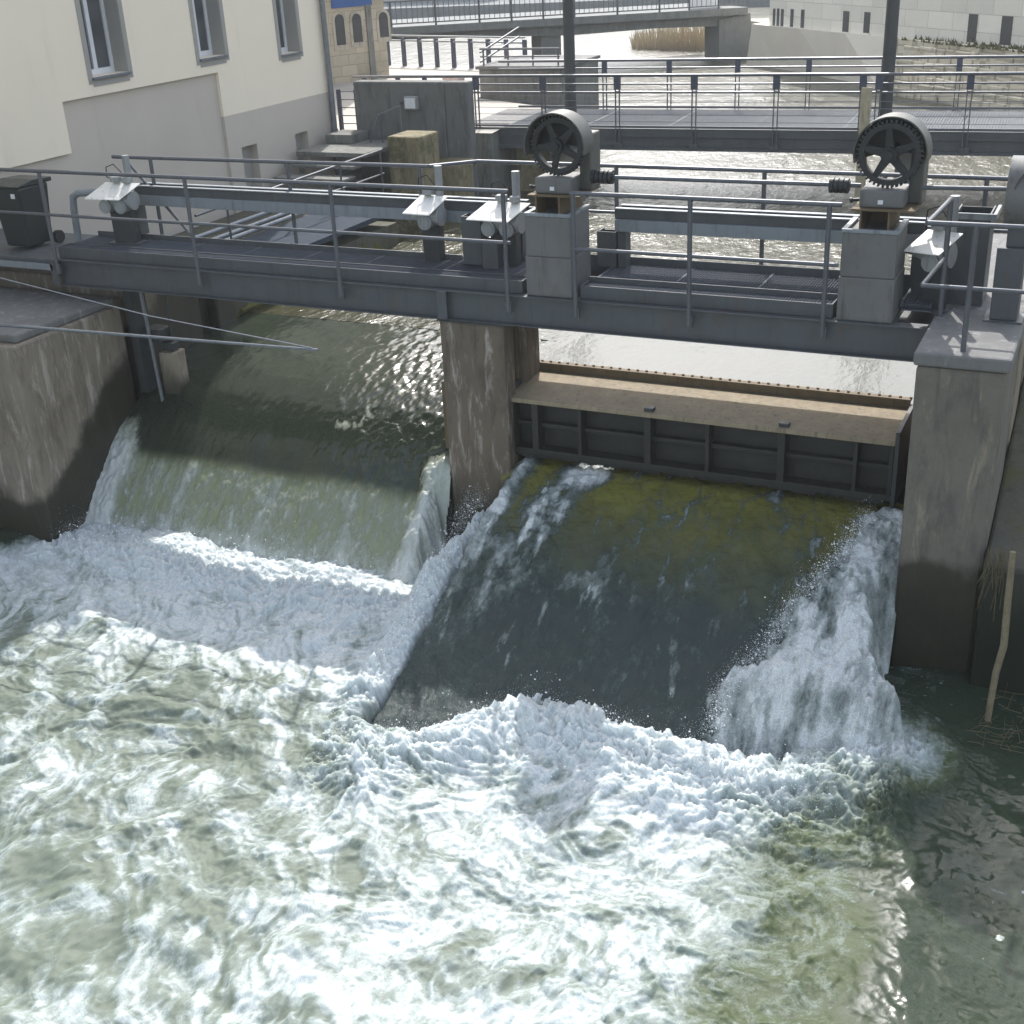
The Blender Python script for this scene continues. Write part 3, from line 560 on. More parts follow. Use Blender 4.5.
# hoist columns with gear hoists
def hoist_column(xa, xb, label):
    q = thing('hoist_column', ((xa+xb)/2, 14.4, -4.27), label, 'column', 'grey box columns carrying the gear hoists')
    MB().box(xa, xb, 14.0-.02, 14.62, -4.19, -3.70).build('lower_casing', 'plate', q, .012)
    MB().box(xa+.008, xb-.008, 14.0-.012, 14.61, -3.697, -3.21).build('upper_casing', 'plate', q, .012)
    MB().box(xa, xb, 13.98, 14.03, -3.209, -3.17).box(xa, xa+.06, 14.031, 14.62, -3.209, -3.17).box(xb-.06, xb, 14.031, 14.62, -3.209, -3.17).build('top_rim', 'beam', q, .004)
    MB().box(xa-.03, xb+.03, 13.95, 14.65, -4.21, -4.192).build('foot_plate', 'steel', q)
    return q
hoist_column(-6.54, -5.93, 'grey box column under the left gear hoist'); hoist_column(-2.73, -2.12, 'grey box column under the right gear hoist')
def hoist(cx, label, deep):
    """gear wheel facing downstream, arched guard, gearbox on a box bearer"""
    q = thing('gear_hoist', (cx, 14.35, -3.17), label, 'hoist', 'gear hoists for lifting the sluice gate')
    cz = -2.41; cy = 14.2
    b = MB().ring((cx, cz), .265, .325, cy, cy+.09, n=48)
    for k in range(44):
        a = 2*math.pi*k/44; c = Vector((cx+.335*math.cos(a), cy+.045, cz+.335*math.sin(a))); u = Vector((math.cos(a), 0, math.sin(a))); w = Vector((-math.sin(a), 0, math.cos(a)))
        b.obox(c, w*.011, Vector((0, .045, 0)), u*.018)
    wh = b.build('gear_wheel', 'iron', q, .003)
    for k in range(5):
        a = 2*math.pi*k/5+.4+(.35 if deep else 0); u = Vector((math.cos(a), 0, math.sin(a))); w = Vector((-math.sin(a), 0, math.cos(a)))
        p0 = Vector((cx, cy+.045, cz))
        MB().prism([p0+u*.06+w*.05+Vector((0, -.03, 0)), p0+u*.27+w*.032+Vector((0, -.03, 0)), p0+u*.27-w*.032+Vector((0, -.03, 0)), p0+u*.06-w*.05+Vector((0, -.03, 0))], (0, .05, 0)).build('spoke', 'iron', wh, .008)
    MB().tube([(cx, cy-.05, cz), (cx, cy+.3, cz)], .085, 20).tube([(cx, cy-.075, cz), (cx, cy-.05, cz)], .05, 14).build('hub', 'iron', wh, .006, True)
    y0 = cy-.1 if deep else cy+.03
    g = MB().ring((cx, cz), .375, .39, y0, y0+.32, math.radians(-12), math.radians(196), 36)
    g.build('wheel_guard', 'guard', q, 0, True)
    MB().ring((cx, cz), .0, .372, y0+.3, y0+.315, math.radians(-12), math.radians(196), 36).build('guard_back', 'iron', q)
    MB().box(cx-.27, cx+.2, 14.12, 14.55, -2.96, -2.77).build('gearbox', 'plate', q, .02)
    MB().box(cx+.19, cx+.34, 14.42, 14.75, -2.964, -2.3).build('gear_case', 'guard', q, .02)
    MB().box(cx-.34, cx+.34, 14.05, 14.75, -2.985, -2.965).build('bed_plate', 'rusty', q, .003)
    b = MB().box(cx-.24, cx-.222, 14.05, 14.75, -3.25, -2.986).box(cx+.06, cx+.078, 14.05, 14.75, -3.25, -2.986).box(cx-.221, cx+.059, 14.6, 14.614, -3.25, -2.99)
    b.build('bearer', 'rusty', q)
    MB().box(cx-.07, cx-.015, 14.113, 14.1195, -2.92, -2.875).build('data_plate', 'white', q)
    MB().tube([(cx-.27, 14.25, -2.9), (cx-.36, 14.25, -2.91)], .02, 8).tube([(cx-.36, 14.25, -2.91), (cx-.39, 14.25, -2.915)], .032, 8).build('lever', 'iron', q, 0, True)
    return q
hoist(-6.17, 'black gear wheel in a deep arched guard on the left box column', True)
hoist(-2.32, 'black gear wheel with an arched guard on the right box column', False)
# drive shaft
q = thing('drive_shaft', (-4.2, 14.45, -2.83), 'long thin drive shaft joining the gear hoists', 'shaft')
MB().tube([(-5.86, 14.45, -2.80), (-2.64, 14.45, -2.79)], .025).build('shaft', 'rail', q, 0, True)
MB().tube([(-2.15, 14.45, -2.79), (-1.05, 14.45, -2.77)], .025).build('shaft', 'rail', q, 0, True)
for xx, n_ in ((-5.82, 5), (-2.98, 4)):
    b = MB()
    for k in range(n_): b.tube([(xx+k*.055, 14.45, -2.80), (xx+k*.055+.042, 14.45, -2.80)], .082, 18)
    b.tube([(xx, 14.45, -2.80), (xx+n_*.055, 14.45, -2.80)], .058, 14)
    b.build('coupling', 'iron', q, .004, True)
# partly seen third hoist at the right
q = thing('gear_hoist', (-.95, 14.4, -4.15), 'rusty grey drum hoist on a post cut off by the right edge', 'hoist', 'gear hoists for lifting the sluice gate')
MB().box(-1.14, -.86, 14.25, 14.6, -4.13, -3.35).build('post', 'steel', q, .01)
MB().box(-1.2, -.8, 14.2, 14.65, -4.148, -4.131).build('foot_plate', 'steel', q)
MB().box(-1.06, -.8, 14.3, 14.55, -3.349, -3.05).build('bracket', 'steel', q, .01)
MB().tube([(-1.1, 14.4, -2.78), (-.15, 14.4, -2.78)], .36, 32).build('drum', 'plate', q, .02, True)
MB().ring((-.62, -2.78), .40, .415, 14.05, 14.75, 0, math.pi, 24).build('drum_guard', 'guard', q, 0, True)
# steel guide posts standing behind the railing
def guide(xa, xb, ya, yb, z0, z1, label, rim=False):
    q = thing('guide_post', ((xa+xb)/2, (ya+yb)/2, z0), label, 'post', 'dark steel guide posts on the weir bridge')
    w = .02
    MB().box(xa, xb, ya, ya+w, z0, z1).box(xb-w, xb, ya+w+.001, yb, z0, z1).box(xa, xa+w, ya+w+.001, yb, z0, z1).build('box_section', 'steel', q, .004)
    MB().box(xa+w+.001, xb-w-.001, yb-w, yb-.001, z0, z1-.02).build('back_plate', 'steel_dark', q)
    if rim: MB().box(xa-.06, xb+.06, ya-.03, ya-.002, z1-.06, z1+.01).box(xb+.021, xb+.06, ya-.001, yb, z1-.06, z1+.01).build('rim', 'beam', q, .004)
    return q
guide(-7.78, -7.5, 14.7, 15.0-.06, -4.05, -3.42, 'dark steel guide post behind the first white sunshade')
guide(-7.42, -7.2, 14.55, 14.8, -4.05, -3.7, 'short dark guide post below the second white sunshade')
guide(-6.02, -5.76, 15.05, 15.28, -4.05, -3.6, 'dark steel guide post just right of the left box column')
guide(-1.66, -1.28, 14.8, 15.3, -4.15, -3.12, 'tall dark guide post with a rim on the right pier', True)
guide(-2.05, -1.78, 14.75, 15.2, -4.05, -3.5, 'dark guide post squeezed behind the right box column')
# actuators under sunshades
def actuator(wide):
    q = thing('gate_actuator', (0, 0, 0), '', 'actuator', 'gate actuators under tilted sunshades')
    k = 1.5 if wide else 1.
    MB().box(-.12*k, .12*k, -.02, .14, 0, .52).build('pedestal', 'steel_dark', q, .01)
    MB().box(-.18*k, .18*k, -.06, .18, .0, .014).build('foot_plate', 'steel', q)
    MB().tube([(-.17, -.02, .60), (-.17, -.02, .61), (-.02, -.02, .64), (.16*k, -.02, .64)], [.09, .1, .12, .12], 18).tube([(.161*k, -.02, .64), (.19*k, -.02, .64)], .135, 18).build('motor_housing', 'housing', q, .006, True)
    for xx in ((-.14, .12) if wide else (0.,)): MB().tube([(xx, -.17, .57), (xx, .1, .57)], .1, 18).tube([(xx, -.18, .57), (xx, -.171, .57)], .075, 14).build('gear_head', 'housing', q, .006, True)
    MB().prism([(-.27*k, -.26, .69), (.13*k, -.26, .685), (.25*k, .06, .865), (-.15*k, .06, .87)], (0, .006, .013)).build('sunshade', 'cover', q, .002)
    MB().box(-.1, .04, .0, .1, .89, .97).build('terminal_box', 'housing', q, .015)
    if wide: MB().box(.1, .22, .0, .1, .88, .96).build('terminal_box', 'housing', q, .015)
    MB().tube([(.1*k, .12, .6), (.1*k, .12, 1.26)], .052, 16).build('stem_tube', 'housing', q, .004, True)
    MB().tube([(-.1, .05, .94), (-.17, .04, .96), (-.16, .05, 1.1), (-.05, .08, 1.14), (.05, .12, 1.0)], .009, 6).build('cable', 'black', q, 0, True)
    return q
proto = {True: actuator(True), False: actuator(False)}; used = set()
spots = [(-13.35, 14.55, -4.05, .1, True, 'grey actuator under a tilted shade beside the wheelie bin'), (-8.28, 14.78, -4.08, .0, False, 'actuator under the bright white sunshade left of the pier'),
         (-7.22, 14.8, -4.12, .0, True, 'twin actuator under the wide white sunshade beside the left box column'),
         (-1.78, 14.5, -4.15, -.25, False, 'grey actuator with a looped black cable on the right pier')]
for x_, y_, z_, r_, wd_, lb in spots:
    o = copy_tree(proto[wd_]) if wd_ in used else proto[wd_]; used.add(wd_); o.location = (x_, y_, z_); o.rotation_euler.z = r_; o['label'] = lb
o = MB().tube([onY(904, 222, 14.7), onY(897, 240, 14.7), onY(904, 252, 14.7), onY(920, 254, 14.7)], .014, 8).build('cable', 'black', None, 0, True)
tag(o, 'black cable hanging in a loop beside the right box column', 'cable')
# bent pipe stand beside the bin
o = MB().tube([onY(81, 255, 14.5), onY(74, 210, 14.5), onY(73, 197, 14.5), onY(78, 193, 14.5), onY(98, 192, 14.55)], .055, 12).build('bent_pipe', 'beam', None, 0, True)
tag(o, 'thick grey bent pipe standing between the bin and the actuator', 'pipe')
# wheelie bin
q = thing('wheelie_bin', (-15.2, 14.5, -4.05), 'dark wheelie bin at the left end of the bridge', 'bin')
c = onY(8, 250, 14.35); bx, by, bz = onY(30, 250, 14.3).x-.28, 14.3, -4.2
def taper(b, x0, x1, y0, y1, z0, z1, k):
    mx, my = (x0+x1)/2, (y0+y1)/2; f = lambda X_, Y_, s_: (mx+(X_-mx)*s_, my+(Y_-my)*s_)
    P = [(*f(X_, Y_, k), z0) for X_, Y_ in ((x0, y0), (x1, y0), (x1, y1), (x0, y1))]+[(X_, Y_, z1) for X_, Y_ in ((x0, y0), (x1, y0), (x1, y1), (x0, y1))]
    return b.add(P, [(0, 3, 2, 1), (4, 5, 6, 7), (0, 1, 5, 4), (1, 2, 6, 5), (2, 3, 7, 6), (3, 0, 4, 7)])
taper(MB(), bx-.3, bx+.29, by, by+.62, bz+.03, bz+.93, .8).build('body', 'plastic', q, .03)
MB().prism([(bx-.33, by-.04, bz+.935), (bx-.33, by-.04, bz+.965), (bx-.33, by+.3, bz+1.02), (bx-.33, by+.68, bz+1.0), (bx-.33, by+.68, bz+.935)], (.65, 0, 0)).build('lid', 'plastic', q, .012)
for s_ in (-.25, .33): MB().tube([(bx+s_, by+.55, bz+.1), (bx+s_+.07, by+.55, bz+.1)], .1, 18).build('wheel', 'black', q, .01, True)
MB().box(bx+.12, bx+.2, by-.012, by-.004, bz+.78, bz+.85).build('sticker', 'white', q)
o = MB().box(-17, -14.25, 13.95, 15.5, -4.38, -4.21).build('end_platform', 'steel', None, .01); tag(o, 'grey platform at the left end of the bridge carrying the bin', 'platform')
o = MB().box(-15.4, -14.25, 13.90, 13.93, -4.36, -4.27).build('perforated_strip', 'beam'); tag(o, 'pale perforated metal strip on the front of the left platform', 'strip')
# boom and stay cable in front of the left bay
o = MB().tube([onY(-60, 320, 11.9), onY(0, 325, 11.9), onY(318, 350, 11.9)], [.022, .022, .016], 10).build('boom', 'galv', None, 0, True); tag(o, 'thin grey boom reaching in over the left bay', 'boom')
o = MB().tube([onY(-60, 258, 11.9), onY(0, 278, 11.9), onY(150, 316, 11.9), onY(312, 348, 11.9)], .008, 8).build('stay_cable', 'galv', None, 0, True); tag(o, 'slanting stay cable tied to the tip of the thin boom', 'cable')
# ================================================================== LEFT BUILDING
XW = -17.0; YE = 26.1
p = thing('house', (XW-3, 18, -6), 'cream rendered house with a grey base standing on the left bank', 'house')
# window openings: (y0,y1,z0,z1)
def wy(px, py): return onX(px, py, XW)
wins = [(18.40, 19.36, -2.15), (21.48, 22.32, -2.15), (24.28, 25.0, -2.35)]
WH = 1.75
ys = sorted({8.0, 17.56, 22.0, YE} | {v for w in wins for v in w[:2]})
b = MB(); zt = 5.5
def zlow(yy): return -3.33 if yy < 17.56 else (-2.46 if yy < 22 else -3.33)
ycuts = [8.0, 17.56, 18.40, 19.36, 21.48, 22.0, 22.32, 24.28, 25.0, YE]
for a, c in zip(ycuts[:-1], ycuts[1:]):
    mid = (a+c)/2; zl = zlow(mid); w = [w for w in wins if w[0] < mid < w[1]]
    if not w: b.box(XW-.50, XW, a, c, zl, zt)
    else: b.box(XW-.50, XW, a, c, zl, w[0][2]); b.box(XW-.50, XW, a, c, w[0][2]+WH, zt)
b.box(XW-8, XW, YE, YE+.01, -6, zt)
b.build('upper_wall', 'plaster', p)
b = MB().box(XW-.36, XW-.07, 8, 17.56, -9.5, -3.33).box(XW-.36, XW-.07, 17.56, 22.0, -9.5, -2.46)
low = [(22.45, 23.0, -5.2, -4.02), (24.45, 24.95, -5.2, -4.05)]
for a, c in ((22.0, 22.45), (23.0, 24.45), (24.95, YE)): b.box(XW-.30, XW, a, c, -9.5, -3.331)
for a, c, z0, z1 in low: b.box(XW-.30, XW, a, c, -9.5, z0); b.box(XW-.30, XW, a, c, z1, -3.331)
b.build('base_wall', 'plinth', p)
for a, c, z0, z1 in low: MB().box(XW-.22, XW-.2, a, c, z0, z1).build('blind_window', 'reveal', p)
for a, c, z0 in wins:
    f = MB()
    e = XW-.36; t_ = .07
    f.box(e, e+.05, a, a+t_, z0, z0+WH).box(e, e+.05, c-t_, c, z0, z0+WH).box(e, e+.05, a+t_, c-t_, z0, z0+t_+.03).box(e, e+.05, (a+c)/2-.05, (a+c)/2+.05, z0+t_+.03, z0+WH)
    fo = f.build('window', 'white', p, .006)
    MB().box(e-.02, e+.012, a+t_, c-t_, z0+t_+.03, z0+WH).build('pane', 'glass', fo)
    MB().box(XW-.34, XW+.06, a-.02, c+.02, z0-.045, z0-.001).build('sill', 'galv', fo, .004)
    w_ = .11
    MB().box(XW+.001, XW+.012, a-w_, a, z0-w_, z0+WH+w_).box(XW+.001, XW+.012, c, c+w_, z0-w_, z0+WH+w_).box(XW+.001, XW+.012, a, c, z0-w_-.05, z0-.046).build('surround', 'reveal', fo)
    MB().box(e+.051, XW-.001, a-.001, a+.004, z0, z0+WH).build('jamb', 'reveal', fo); MB().box(e+.051, XW-.001, c-.004, c+.001, z0, z0+WH).build('jamb', 'reveal', fo)
MB().box(XW-8, XW+.5, 7.5, YE+.4, zt, zt+.2).prism([(XW+.5, 7.5, zt+.21), (XW-8, 7.5, zt+.21), (XW-3.7, 7.5, zt+3.2)], (0, YE-7.1, 0)).build('roof', 'farroof', p)
MB().box(XW-8, XW-7.7, 8, YE, -9.5, zt).box(XW-8, XW-.37, 8, 8.3, -9.5, zt).build('rear_wall', 'plaster', p)
MB().tube([(XW+.09, YE-.15, 5.3), (XW+.09, YE-.15, -4.15)], .065, 12).tube([(XW+.09, YE-.15, -4.15), (XW+.09, YE-.15, -5.6)], .08, 12).build('drainpipe', 'galv', p, 0, True)
# lower walkway, landing and steps along the house
q = thing('gangway', (-14.3, 19, -5.3), 'narrow blue grey gangway along the house behind the bridge', 'gangway')
MB().box(-14.9, -13.4, 15.9, 22.4, -5.25, -5.15).build('deck_plate', 'gang', q, .006)
for xx in (-15.0, -15.3, -15.75): MB().tube([(xx, 15.9, -5.1), (xx, 22.5, -5.1)], .045).build('pipe', 'beam', q, 0, True)
MB().tube([(-14.5, 17.6, -4.33), (-14.5, 24.0, -4.25)], .024).tube([(-14.5, 21.5, -4.75), (-14.5, 24.0, -4.75)], .02).build('handrail', 'rail', q, 0, True)
for yy in (18.5, 20.5, 22.3, 23.9): MB().tube([(-14.5, yy, -5.15), (-14.5, yy, -4.3)], .022).build('post', 'rail', q, 0, True)
o = MB().box(-17, -15.0, 15.0, 22.6, -9.5, -5.3).box(-15.0, -13.45, 17.01, 22.6, -9.5, -5.45).build('bank_ledge', 'ledge'); tag(o, 'dark mossy ledge under the gangway beside the house', 'ledge')
q = thing('steps', (-15.8, 24, -5.2), 'concrete landing and steps at the corner of the house', 'steps')
for k in range(3): MB().box(-16.8, -15.0, 22.7+.45*k, 23.2+.45*k, -5.02+.2*k, -4.95+.2*k).build('step', 'quay', q, .012)
MB().box(-16.8, -15.0, 24.1, 25.9, -4.46, -4.36).build('landing', 'quay', q, .015)
MB().box(-16.7, -16.0, 25.2, 25.95, -4.359, -4.16).build('top_step', 'quay', q, .015)
# upstream abutment wall of the footbridge
q = thing('concrete_abutment', (-14.9, 26.6, -9), 'big weathered concrete wall at the left end of the footbridge', 'abutment')
MB().box(-16.33, -14.0, 26.0, 26.35, -9, -3.10).box(-13.999, -13.42, 26.03, 26.35, -9, -3.105).build('wall', 'block', q, .03)
q = thing('concrete_stump', (-14.3, 24.8, -9), 'small stained concrete block in front of the big abutment wall', 'block')
MB().box(-14.55, -13.75, 24.3, 25.2, -9, -4.02).build('block', 'stump', q, .05)
MB().box(-14.1, -13.3, 25.21, 25.98, -9, -4.72).build('low_block', 'stump', q, .04)
q = thing('floodlight', (-14.7, 25.9, -3.7), 'small square floodlight on the concrete abutment wall', 'floodlight')
c = onY(411, 103, 25.85); MB().box(c.x-.16, c.x+.16, 25.8, 25.93, c.z-.14, c.z+.14).build('lamp_case', 'housing', q, .015); MB().box(c.x-.13, c.x+.13, 25.792, 25.7995, c.z-.11, c.z+.11).build('lens', 'white', q); MB().tube([(c.x-.2, 25.9, c.z), (c.x-.36, 25.99, c.z-.03)], .02, 6).box(c.x-.03, c.x+.03, 25.931, 26.0, c.z-.05, c.z+.05).build('bracket', 'steel', q)
q = thing('handrail', (-15.2, 25.4, -4.4), 'thin pale bent handrail on the landing by the abutment wall', 'handrail')
P = [onY(x_, y_, 25.5) for x_, y_ in ((369, 148), (378, 115), (400, 106), (403, 140))]
MB().tube(P, .022, 8).build('rail', 'galv', q, 0, True); MB().tube([onY(382, 114, 25.5), onY(383, 150, 25.5)], .018, 8).build('post', 'rail', q, 0, True)
q = thing('gate_fence', (-16.7, 26.3, -4.3), 'short navy fence with wire between the house and the concrete wall', 'fence')
for xx in (-16.9, -16.42): MB().box(xx-.04, xx+.04, 26.2, 26.28, -4.6, -3.3).build('post', 'navy', q)
for k in range(6): MB().tube([(-16.86, 26.24, -3.35-.18*k), (-16.46, 26.24, -3.35-.18*k)], .012, 6).build('wire', 'galv', q)
# plaza of the left bank
o = MB().add([(-17, 26.12, -4.36), (-16.34, 26.12, -4.36), (-16.34, 27.11, -4.36), (-13.4, 27.11, -4.36), (-14.0, 31.5, -4.36), (-16.7, 33.0, -4.36), (-16.8, 36.4, -4.36), (-18.2, 40.2, -4.36), (-24.5, 41.6, -4.36), (-60, 44, -4.36), (-60, 26.12, -4.36)], [tuple(range(11))]).build('plaza_pavement', 'paving')
tag(o, 'pale paved river bank path beyond the footbridge', 'pavement', None, 'structure')
# its quay face down to the water
o = MB().prism([(-13.45, 27.12, -9), (-14.1, 31.4, -9), (-16.75, 32.95, -9), (-16.85, 36.4, -9), (-18.25, 40.15, -9), (-24.5, 41.55, -9), (-24.4, 41.0, -9), (-18.6, 39.6, -9), (-17.4, 36.3, -9), (-17.3, 32.5, -9), (-14.8, 30.9, -9), (-14.1, 27.12, -9)], (0, 0, 4.63)).build('quay_wall', 'quay'); tag(o, 'concrete quay edge of the paved left bank', 'wall')
q = thing('quay_block', (-15.4, 34, -9), 'concrete wall block with a flat top behind the footbridge railing', 'wall block')
MB().box(-16.72, -14.25, 33.2, 36, -9, -3.62).build('block', 'quay', q, .03)
MB().box(-16.78, -14.2, 33.1, 36.05, -3.619, -3.53).build('coping', 'slab', q, .02)
q = thing('railing', (-16, 33.3, -3.53), 'low railing with a sloping handrail on top of the quay block', 'railing', 'steel tube railings around the weir')
MB().tube([(-16.7, 33.3, -3.1), (-14.3, 33.3, -3.1)], .03).tube([(-16.7, 33.3, -3.3), (-14.3, 33.3, -3.3)], .02).build('top_rail', 'rail', q)
for k in range(4): MB().tube([(-16.6+.75*k, 33.3, -3.53), (-16.6+.75*k, 33.3, -3.1)], .025).build('post', 'rail', q)
for dz in (0, .25): MB().bar((-16.75, 33.4, -3.45+dz), (-16.7, 35.9, -3.0+dz), .04, .04).build('slope_rail', 'rail', q)
o = taper(MB(), -17.35, -16.85, 32.2, 32.6, -4.355, -3.72, .9).build('planter', 'pink', None, .02); tag(o, 'pale pink box standing on the paved bank by the footbridge', 'box')
q = thing('river_fence', (-21, 40.8, -4.36), 'open fence with dark posts along the edge of the paved bank', 'fence')
A = Vector((-24.3, 41.2, -4.36)); B = Vector((-18.3, 39.75, -4.36))
for k in range(9):
    c = A.lerp(B, k/8); MB().box(c.x-.06, c.x+.06, c.y-.06, c.y+.06, -4.36, -3.42).build('post', 'navy', q)
for z_ in (-3.36, -3.52): MB().bar(A+Vector((0, 0, z_+4.36)), B+Vector((0, 0, z_+4.36)), .1, .05).build('rail', 'beam', q)
# old mill at the top left
A = Vector((-22.25, 37.7, 0)); dv = Vector((-.43, -.9, 0)).normalized(); nv = Vector((.9, -.43, 0)).normalized()
p = thing('stone_mill', (A.x, A.y, -4.36), 'old yellowish stone building with narrow arched windows and a blue sign', 'building')
L = 9.
def mp(s_, z_, o_=0.): v_ = A+dv*s_+nv*o_; return Vector((v_.x, v_.y, z_))
def mbox(s0, s1, z0, z1, o0, o1): return [mp(s0, z0, o1), mp(s1, z0, o1), mp(s1, z1, o1), mp(s0, z1, o1)]
MB().prism([mp(0, -4.36), mp(L, -4.36), mp(L, 9), mp(0, 9)], -nv*6).build('wall', 'mill', p, 0, False, lambda v_: ((v_-A).dot(dv)+(v_-A).dot(nv)*.8, v_.z))
def s_of(px, py): r = onP(px, py, A, nv); return (r-A).dot(dv), r.z
for tx, ty, bx_, by_ in ((338.5, 14, 341, 45), (354.6, 13.5, 359, 42), (381.4, 12, 385, 37)):
    s0, z1 = s_of(tx, ty); s1, z0 = s_of(bx_, by_); s_ = (s0+s1)/2; w = .17
    arch = [mp(s_-w, z0, .03), mp(s_+w, z0, .03), mp(s_+w, z1-w, .03)]+[mp(s_+w*math.cos(a), z1-w+w*math.sin(a), .03) for a in (.5, 1.05, 1.57, 2.1, 2.6)]+[mp(s_-w, z1-w, .03)]
    w2 = w+.09; fr = [mp(s_-w2, z0-.15, .005), mp(s_+w2, z0-.15, .005), mp(s_+w2, z1-w, .005)]+[mp(s_+w2*math.cos(a), z1-w+w2*math.sin(a), .005) for a in (.5, 1.05, 1.57, 2.1, 2.6)]+[mp(s_-w2, z1-w, .005)]
    fo = MB().prism(fr, nv*.02).build('window', 'bankconc', p); MB().prism(arch, nv*.004).build('pane', 'dark', fo)
s_, _z = s_of(370, 40); MB().prism([mp(s_-.1, -4.36, .005), mp(s_+.1, -4.36, .005), mp(s_+.1, -2.1, .005), mp(s_-.1, -2.1, .005)], nv*.06).build('pilaster', 'quay', p)
s0, z0 = s_of(371, 5); s1, _z = s_of(331, 5.5); MB().prism([mp(s0, z0, .01), mp(s1, z0, .01), mp(s1, z0+.45, .01), mp(s0, z0+.45, .01)], nv*.05).build('sign_panel', 'blue', p)
# ================================================================== FOOTBRIDGE
FA = Vector((-14.35, 27.75, 0)); fd = Vector((12.25, .75, 0)).normalized(); fn = Vector((-fd.y, fd.x, 0)); ZF = -4.33
def fp(s_, o_, z_): v_ = FA+fd*s_+fn*o_; return Vector((v_.x, v_.y, z_))
p = thing('footbridge', tuple(fp(8, 1.5, -5)), 'steel footbridge with cable railings crossing the river behind the weir', 'bridge')
L = 22
def fbx(b, s0, s1, o0, o1, z0, z1):
    return b.prism([fp(s0, o0, z0), fp(s1, o0, z0), fp(s1, o1, z0), fp(s0, o1, z0)], (0, 0, z1-z0))
fbx(MB(), .9, L, -.02, 3.1, ZF-.06, ZF).build('deck', 'fbdeck', p)
fbx(MB(), -.2, .895, .6, 3.1, ZF-.06, ZF+.002).build('deck', 'slab', p)
b = MB()
for s_ in np.arange(.95, L, .06): fbx(b, s_, s_+.022, .04, 3.04, ZF+.001, ZF+.016)
b.build('deck_grating', 'fbdeck', p)
b = MB()
for s_ in np.arange(.9, L, 1.95): fbx(b, s_, s_+.05, .02, 3.06, ZF+.0165, ZF+.02)
b.build('deck_joint', 'fbdeck', p)
b = fbx(fbx(fbx(MB(), .2, L, -.06, -.021, ZF-.17, ZF+.015), .2, L, .0, .04, ZF-.40, ZF-.171), .2, L, -.09, .08, ZF-.46, ZF-.401)
b.build('front_girder', 'steel', p, .004)
fbx(MB(), .2, L, 3.0, 3.06, ZF-.46, ZF-.065).build('rear_girder', 'steel_dark', p)
fbx(MB(), .2, L, .3, 2.9, ZF-.3, ZF-.25).build('soffit_plate', 'steel_dark', p)
def s_fb(px, py, o_):
    r = onP(px, py, fp(0, o_, 0), fn); return (r-FA).dot(fd)
for px in (476, 543, 617.5, 694.6, 777, 863.6, 879.5, 971, 1068):
    s_ = s_fb(px, 80, -.08)
    b = MB()
    for ds in (-.045, .045): b.bar(fp(s_+ds, -.1, ZF-.4), fp(s_+ds, -.1, ZF+.87), .02, .05, tuple(fn))
    po = b.build('post', 'rail', p)
    fbx(MB(), s_-.07, s_+.07, -.15, -.06, ZF+.86, ZF+1.13).build('post_head', 'navy', po)
    fbx(MB(), s_-.1, s_+.1, -.12, -.061, ZF-.4, ZF-.3).build('post_foot', 'steel', po)
for px in (604, 668.7, 737, 808, 883, 958, 1034):
    s_ = s_fb(px, 80, 3.05); b = MB()
    for ds in (-.045, .045): b.bar(fp(s_+ds, 3.1, ZF-.1), fp(s_+ds, 3.1, ZF+.87), .02, .05, tuple(fn))
    po = b.build('post', 'rail', p); fbx(MB(), s_-.06, s_+.06, 3.06, 3.14, ZF+.86, ZF+1.13).build('post_head', 'navy', po)
for o_ in (-.1, 3.1):
    s0 = -2.9 if o_ < 0 else -.4
    for z_, r_ in ((1.16, .035), (.98, .02), (.80, .024)): MB().tube([fp(s0, o_, ZF+z_), fp(L, o_, ZF+z_)], r_, 8).build('rail', 'rail', p, 0, True)
    for z_ in (.62, .47, .32, .17): MB().tube([fp(0, o_, ZF+z_), fp(L, o_, ZF+z_)], .006, 5).build('cable', 'galv', p)
    MB().bar(fp(.1, o_, ZF+.06), fp(L, o_, ZF+.06), .03, .05).build('toe_rail', 'rail', p)
for s_ in (-2.6, -1.7, -1.0): MB().bar(fp(s_, -.1, ZF+1.14), fp(s_, .1, ZF+.4), .12, .03).build('rail_support', 'navy', p)
o = MB().bar(fp(10.1, .6, -9), fp(10.1, .6, ZF-.47), .5, .5).build('footbridge_pier', 'quay'); tag(o, 'concrete pillar in the river under the footbridge', 'pillar')
o = MB().box(-13.3, -12.75, 28.2, 28.9, -9, ZF-.47).build('footbridge_pier', 'stump'); tag(o, 'short ochre concrete pillar under the left end of the footbridge', 'pillar')
for px, Yb, lb in ((569.5, 29.6, 'dark lamp post rising behind the left gear wheel'), (889, 29.0, 'dark lamp post rising behind the right gear wheel')):
    c = onY(px, 60, Yb); q = thing('lamp_post', (c.x, Yb, ZF+.02), lb, 'lamp post', 'dark lamp posts on the footbridge')
    MB().tube([(c.x, Yb, ZF+.016), (c.x, Yb, ZF+.6), (c.x, Yb, 2.4)], [.15, .14, .12], 14).build('pole', 'steel_dark', q, 0, True)
    MB().tube([(c.x, Yb, 2.41), (c.x, Yb, 2.75), (c.x, Yb, 2.85)], [.16, .24, .1], 14).build('lamp_head', 'housing', q, 0, True)
c = onY(866, 88, 27.95); o = MB().bar((c.x, 28.05, -9), (c.x, 28.05, c.z), .2, .12).build('timber_post', 'wood', None, .01); tag(o, 'pale square timber post in front of the footbridge', 'post')
